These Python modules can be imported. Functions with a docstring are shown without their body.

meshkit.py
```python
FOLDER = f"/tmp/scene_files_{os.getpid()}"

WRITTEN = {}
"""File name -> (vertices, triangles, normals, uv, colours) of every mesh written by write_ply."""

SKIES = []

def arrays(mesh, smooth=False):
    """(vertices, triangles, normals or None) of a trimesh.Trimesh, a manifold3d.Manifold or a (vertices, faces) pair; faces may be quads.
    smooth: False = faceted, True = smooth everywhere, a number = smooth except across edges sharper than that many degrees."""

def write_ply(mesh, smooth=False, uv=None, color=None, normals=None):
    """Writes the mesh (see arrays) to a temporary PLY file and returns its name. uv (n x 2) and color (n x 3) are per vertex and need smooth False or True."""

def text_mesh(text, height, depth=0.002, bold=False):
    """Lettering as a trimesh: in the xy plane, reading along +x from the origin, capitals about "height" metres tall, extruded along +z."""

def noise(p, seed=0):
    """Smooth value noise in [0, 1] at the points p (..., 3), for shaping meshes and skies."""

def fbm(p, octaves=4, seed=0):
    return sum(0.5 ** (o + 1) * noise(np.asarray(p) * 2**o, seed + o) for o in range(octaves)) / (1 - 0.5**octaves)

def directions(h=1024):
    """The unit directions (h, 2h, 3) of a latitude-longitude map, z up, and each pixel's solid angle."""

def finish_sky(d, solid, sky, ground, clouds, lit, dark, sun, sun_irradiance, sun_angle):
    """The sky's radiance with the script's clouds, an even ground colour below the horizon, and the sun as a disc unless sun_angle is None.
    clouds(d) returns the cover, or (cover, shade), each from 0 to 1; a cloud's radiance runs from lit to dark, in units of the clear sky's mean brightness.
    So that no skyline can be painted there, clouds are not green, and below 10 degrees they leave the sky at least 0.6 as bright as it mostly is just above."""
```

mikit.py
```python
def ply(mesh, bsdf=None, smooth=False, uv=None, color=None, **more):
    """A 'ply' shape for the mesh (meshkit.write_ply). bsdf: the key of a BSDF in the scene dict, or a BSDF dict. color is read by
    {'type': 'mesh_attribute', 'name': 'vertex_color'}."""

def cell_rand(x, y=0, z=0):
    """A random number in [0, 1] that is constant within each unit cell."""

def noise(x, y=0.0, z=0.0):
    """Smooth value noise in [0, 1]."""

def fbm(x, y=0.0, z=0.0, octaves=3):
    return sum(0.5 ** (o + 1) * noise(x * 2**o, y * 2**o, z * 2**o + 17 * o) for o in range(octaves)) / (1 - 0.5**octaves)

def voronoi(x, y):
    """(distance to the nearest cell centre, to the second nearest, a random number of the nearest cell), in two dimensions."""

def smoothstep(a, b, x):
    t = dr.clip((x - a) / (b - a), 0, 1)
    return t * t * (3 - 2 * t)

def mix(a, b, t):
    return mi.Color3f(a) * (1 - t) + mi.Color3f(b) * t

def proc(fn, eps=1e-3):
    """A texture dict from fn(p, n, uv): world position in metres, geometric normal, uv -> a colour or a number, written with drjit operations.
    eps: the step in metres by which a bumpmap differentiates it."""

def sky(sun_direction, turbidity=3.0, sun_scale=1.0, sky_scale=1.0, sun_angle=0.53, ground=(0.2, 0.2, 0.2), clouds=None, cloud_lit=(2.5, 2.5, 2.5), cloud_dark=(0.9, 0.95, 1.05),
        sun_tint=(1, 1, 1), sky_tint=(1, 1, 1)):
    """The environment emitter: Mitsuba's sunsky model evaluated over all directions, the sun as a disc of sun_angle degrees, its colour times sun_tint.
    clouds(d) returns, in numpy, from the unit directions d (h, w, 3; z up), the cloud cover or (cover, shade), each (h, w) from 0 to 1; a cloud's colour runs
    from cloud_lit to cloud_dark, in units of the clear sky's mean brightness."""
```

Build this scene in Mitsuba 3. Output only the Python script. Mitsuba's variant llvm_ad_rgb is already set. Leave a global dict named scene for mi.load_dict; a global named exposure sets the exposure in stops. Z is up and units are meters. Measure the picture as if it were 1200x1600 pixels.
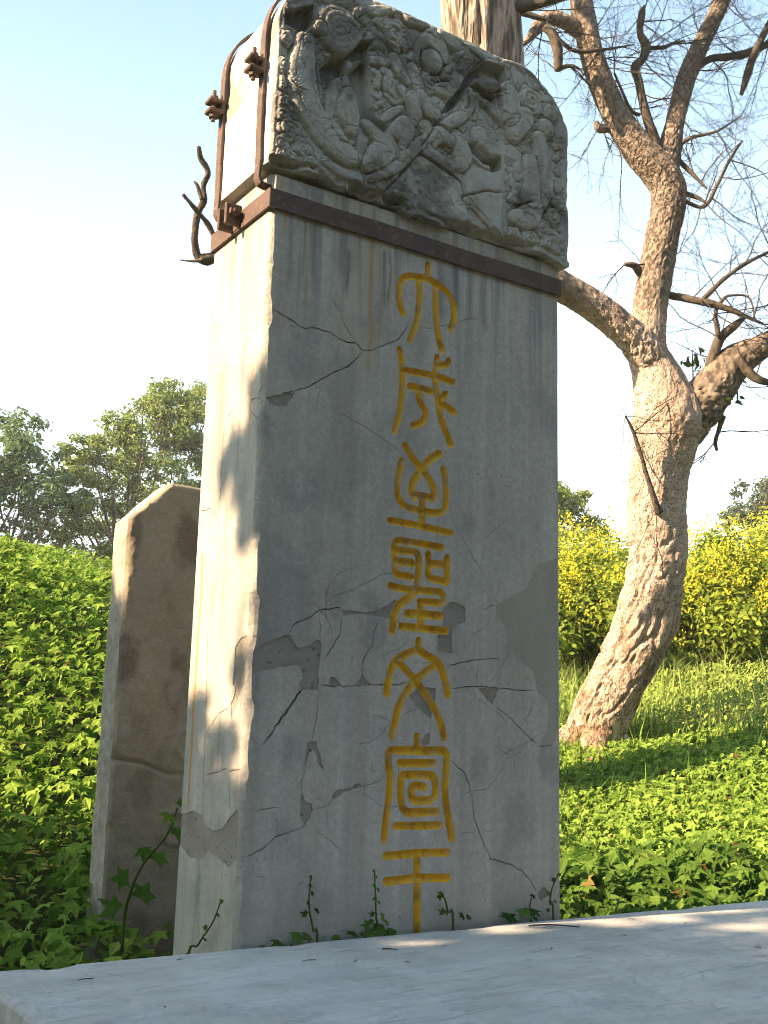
import math, json, numpy as np, trimesh, shapely, mitsuba as mi, drjit as dr, mikit, meshkit
from shapely.geometry import Polygon, LineString, MultiPolygon, box as sbox
from shapely.ops import unary_union
from scipy.spatial import Delaunay
from scipy.interpolate import RBFInterpolator
from mikit import proc, noise, fbm, smoothstep, mix, cell_rand
T = mi.ScalarTransform4f
scene, labels = {}, {}
# ---------------------------------------------------------------- camera, sky, exposure
EYE = np.array([-1.444, -2.916, 1.5])
YAW, PITCH, ROLL, FPX = 0.57741, 0.19415, 0.02681, 1728.3
_F = np.array([math.sin(YAW)*math.cos(PITCH), math.cos(YAW)*math.cos(PITCH), math.sin(PITCH)])
_R = np.cross(_F, [0, 0, 1.]); _R /= np.linalg.norm(_R); _U = np.cross(_R, _F)
_U2 = -math.sin(ROLL)*_R + math.cos(ROLL)*_U
scene['camera'] = {'type': 'perspective', 'fov_axis': 'x', 'fov': math.degrees(2*math.atan(600/FPX)), 'near_clip': 0.05, 'far_clip': 2000.0,
    'to_world': T().look_at(origin=EYE.tolist(), target=(EYE+_F).tolist(), up=_U2.tolist())}
SUN = np.array([-.862, .085, .50])
def haze_veil(d):                      # thin summer haze: whitens the sky towards the horizon, the same all round
    e = np.clip(d[..., 2], 0, 1)
    return 0.90*np.exp(-(e/0.37)**1.6)
scene['sky'] = mikit.sky(SUN, turbidity=3.5, clouds=haze_veil, cloud_lit=(2.0, 2.10, 2.14), cloud_dark=(1.6, 1.7, 1.8), sun_tint=(1.0, .95, .87), sky_tint=(1.0, 1.02, .88))
exposure = 3.7
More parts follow.
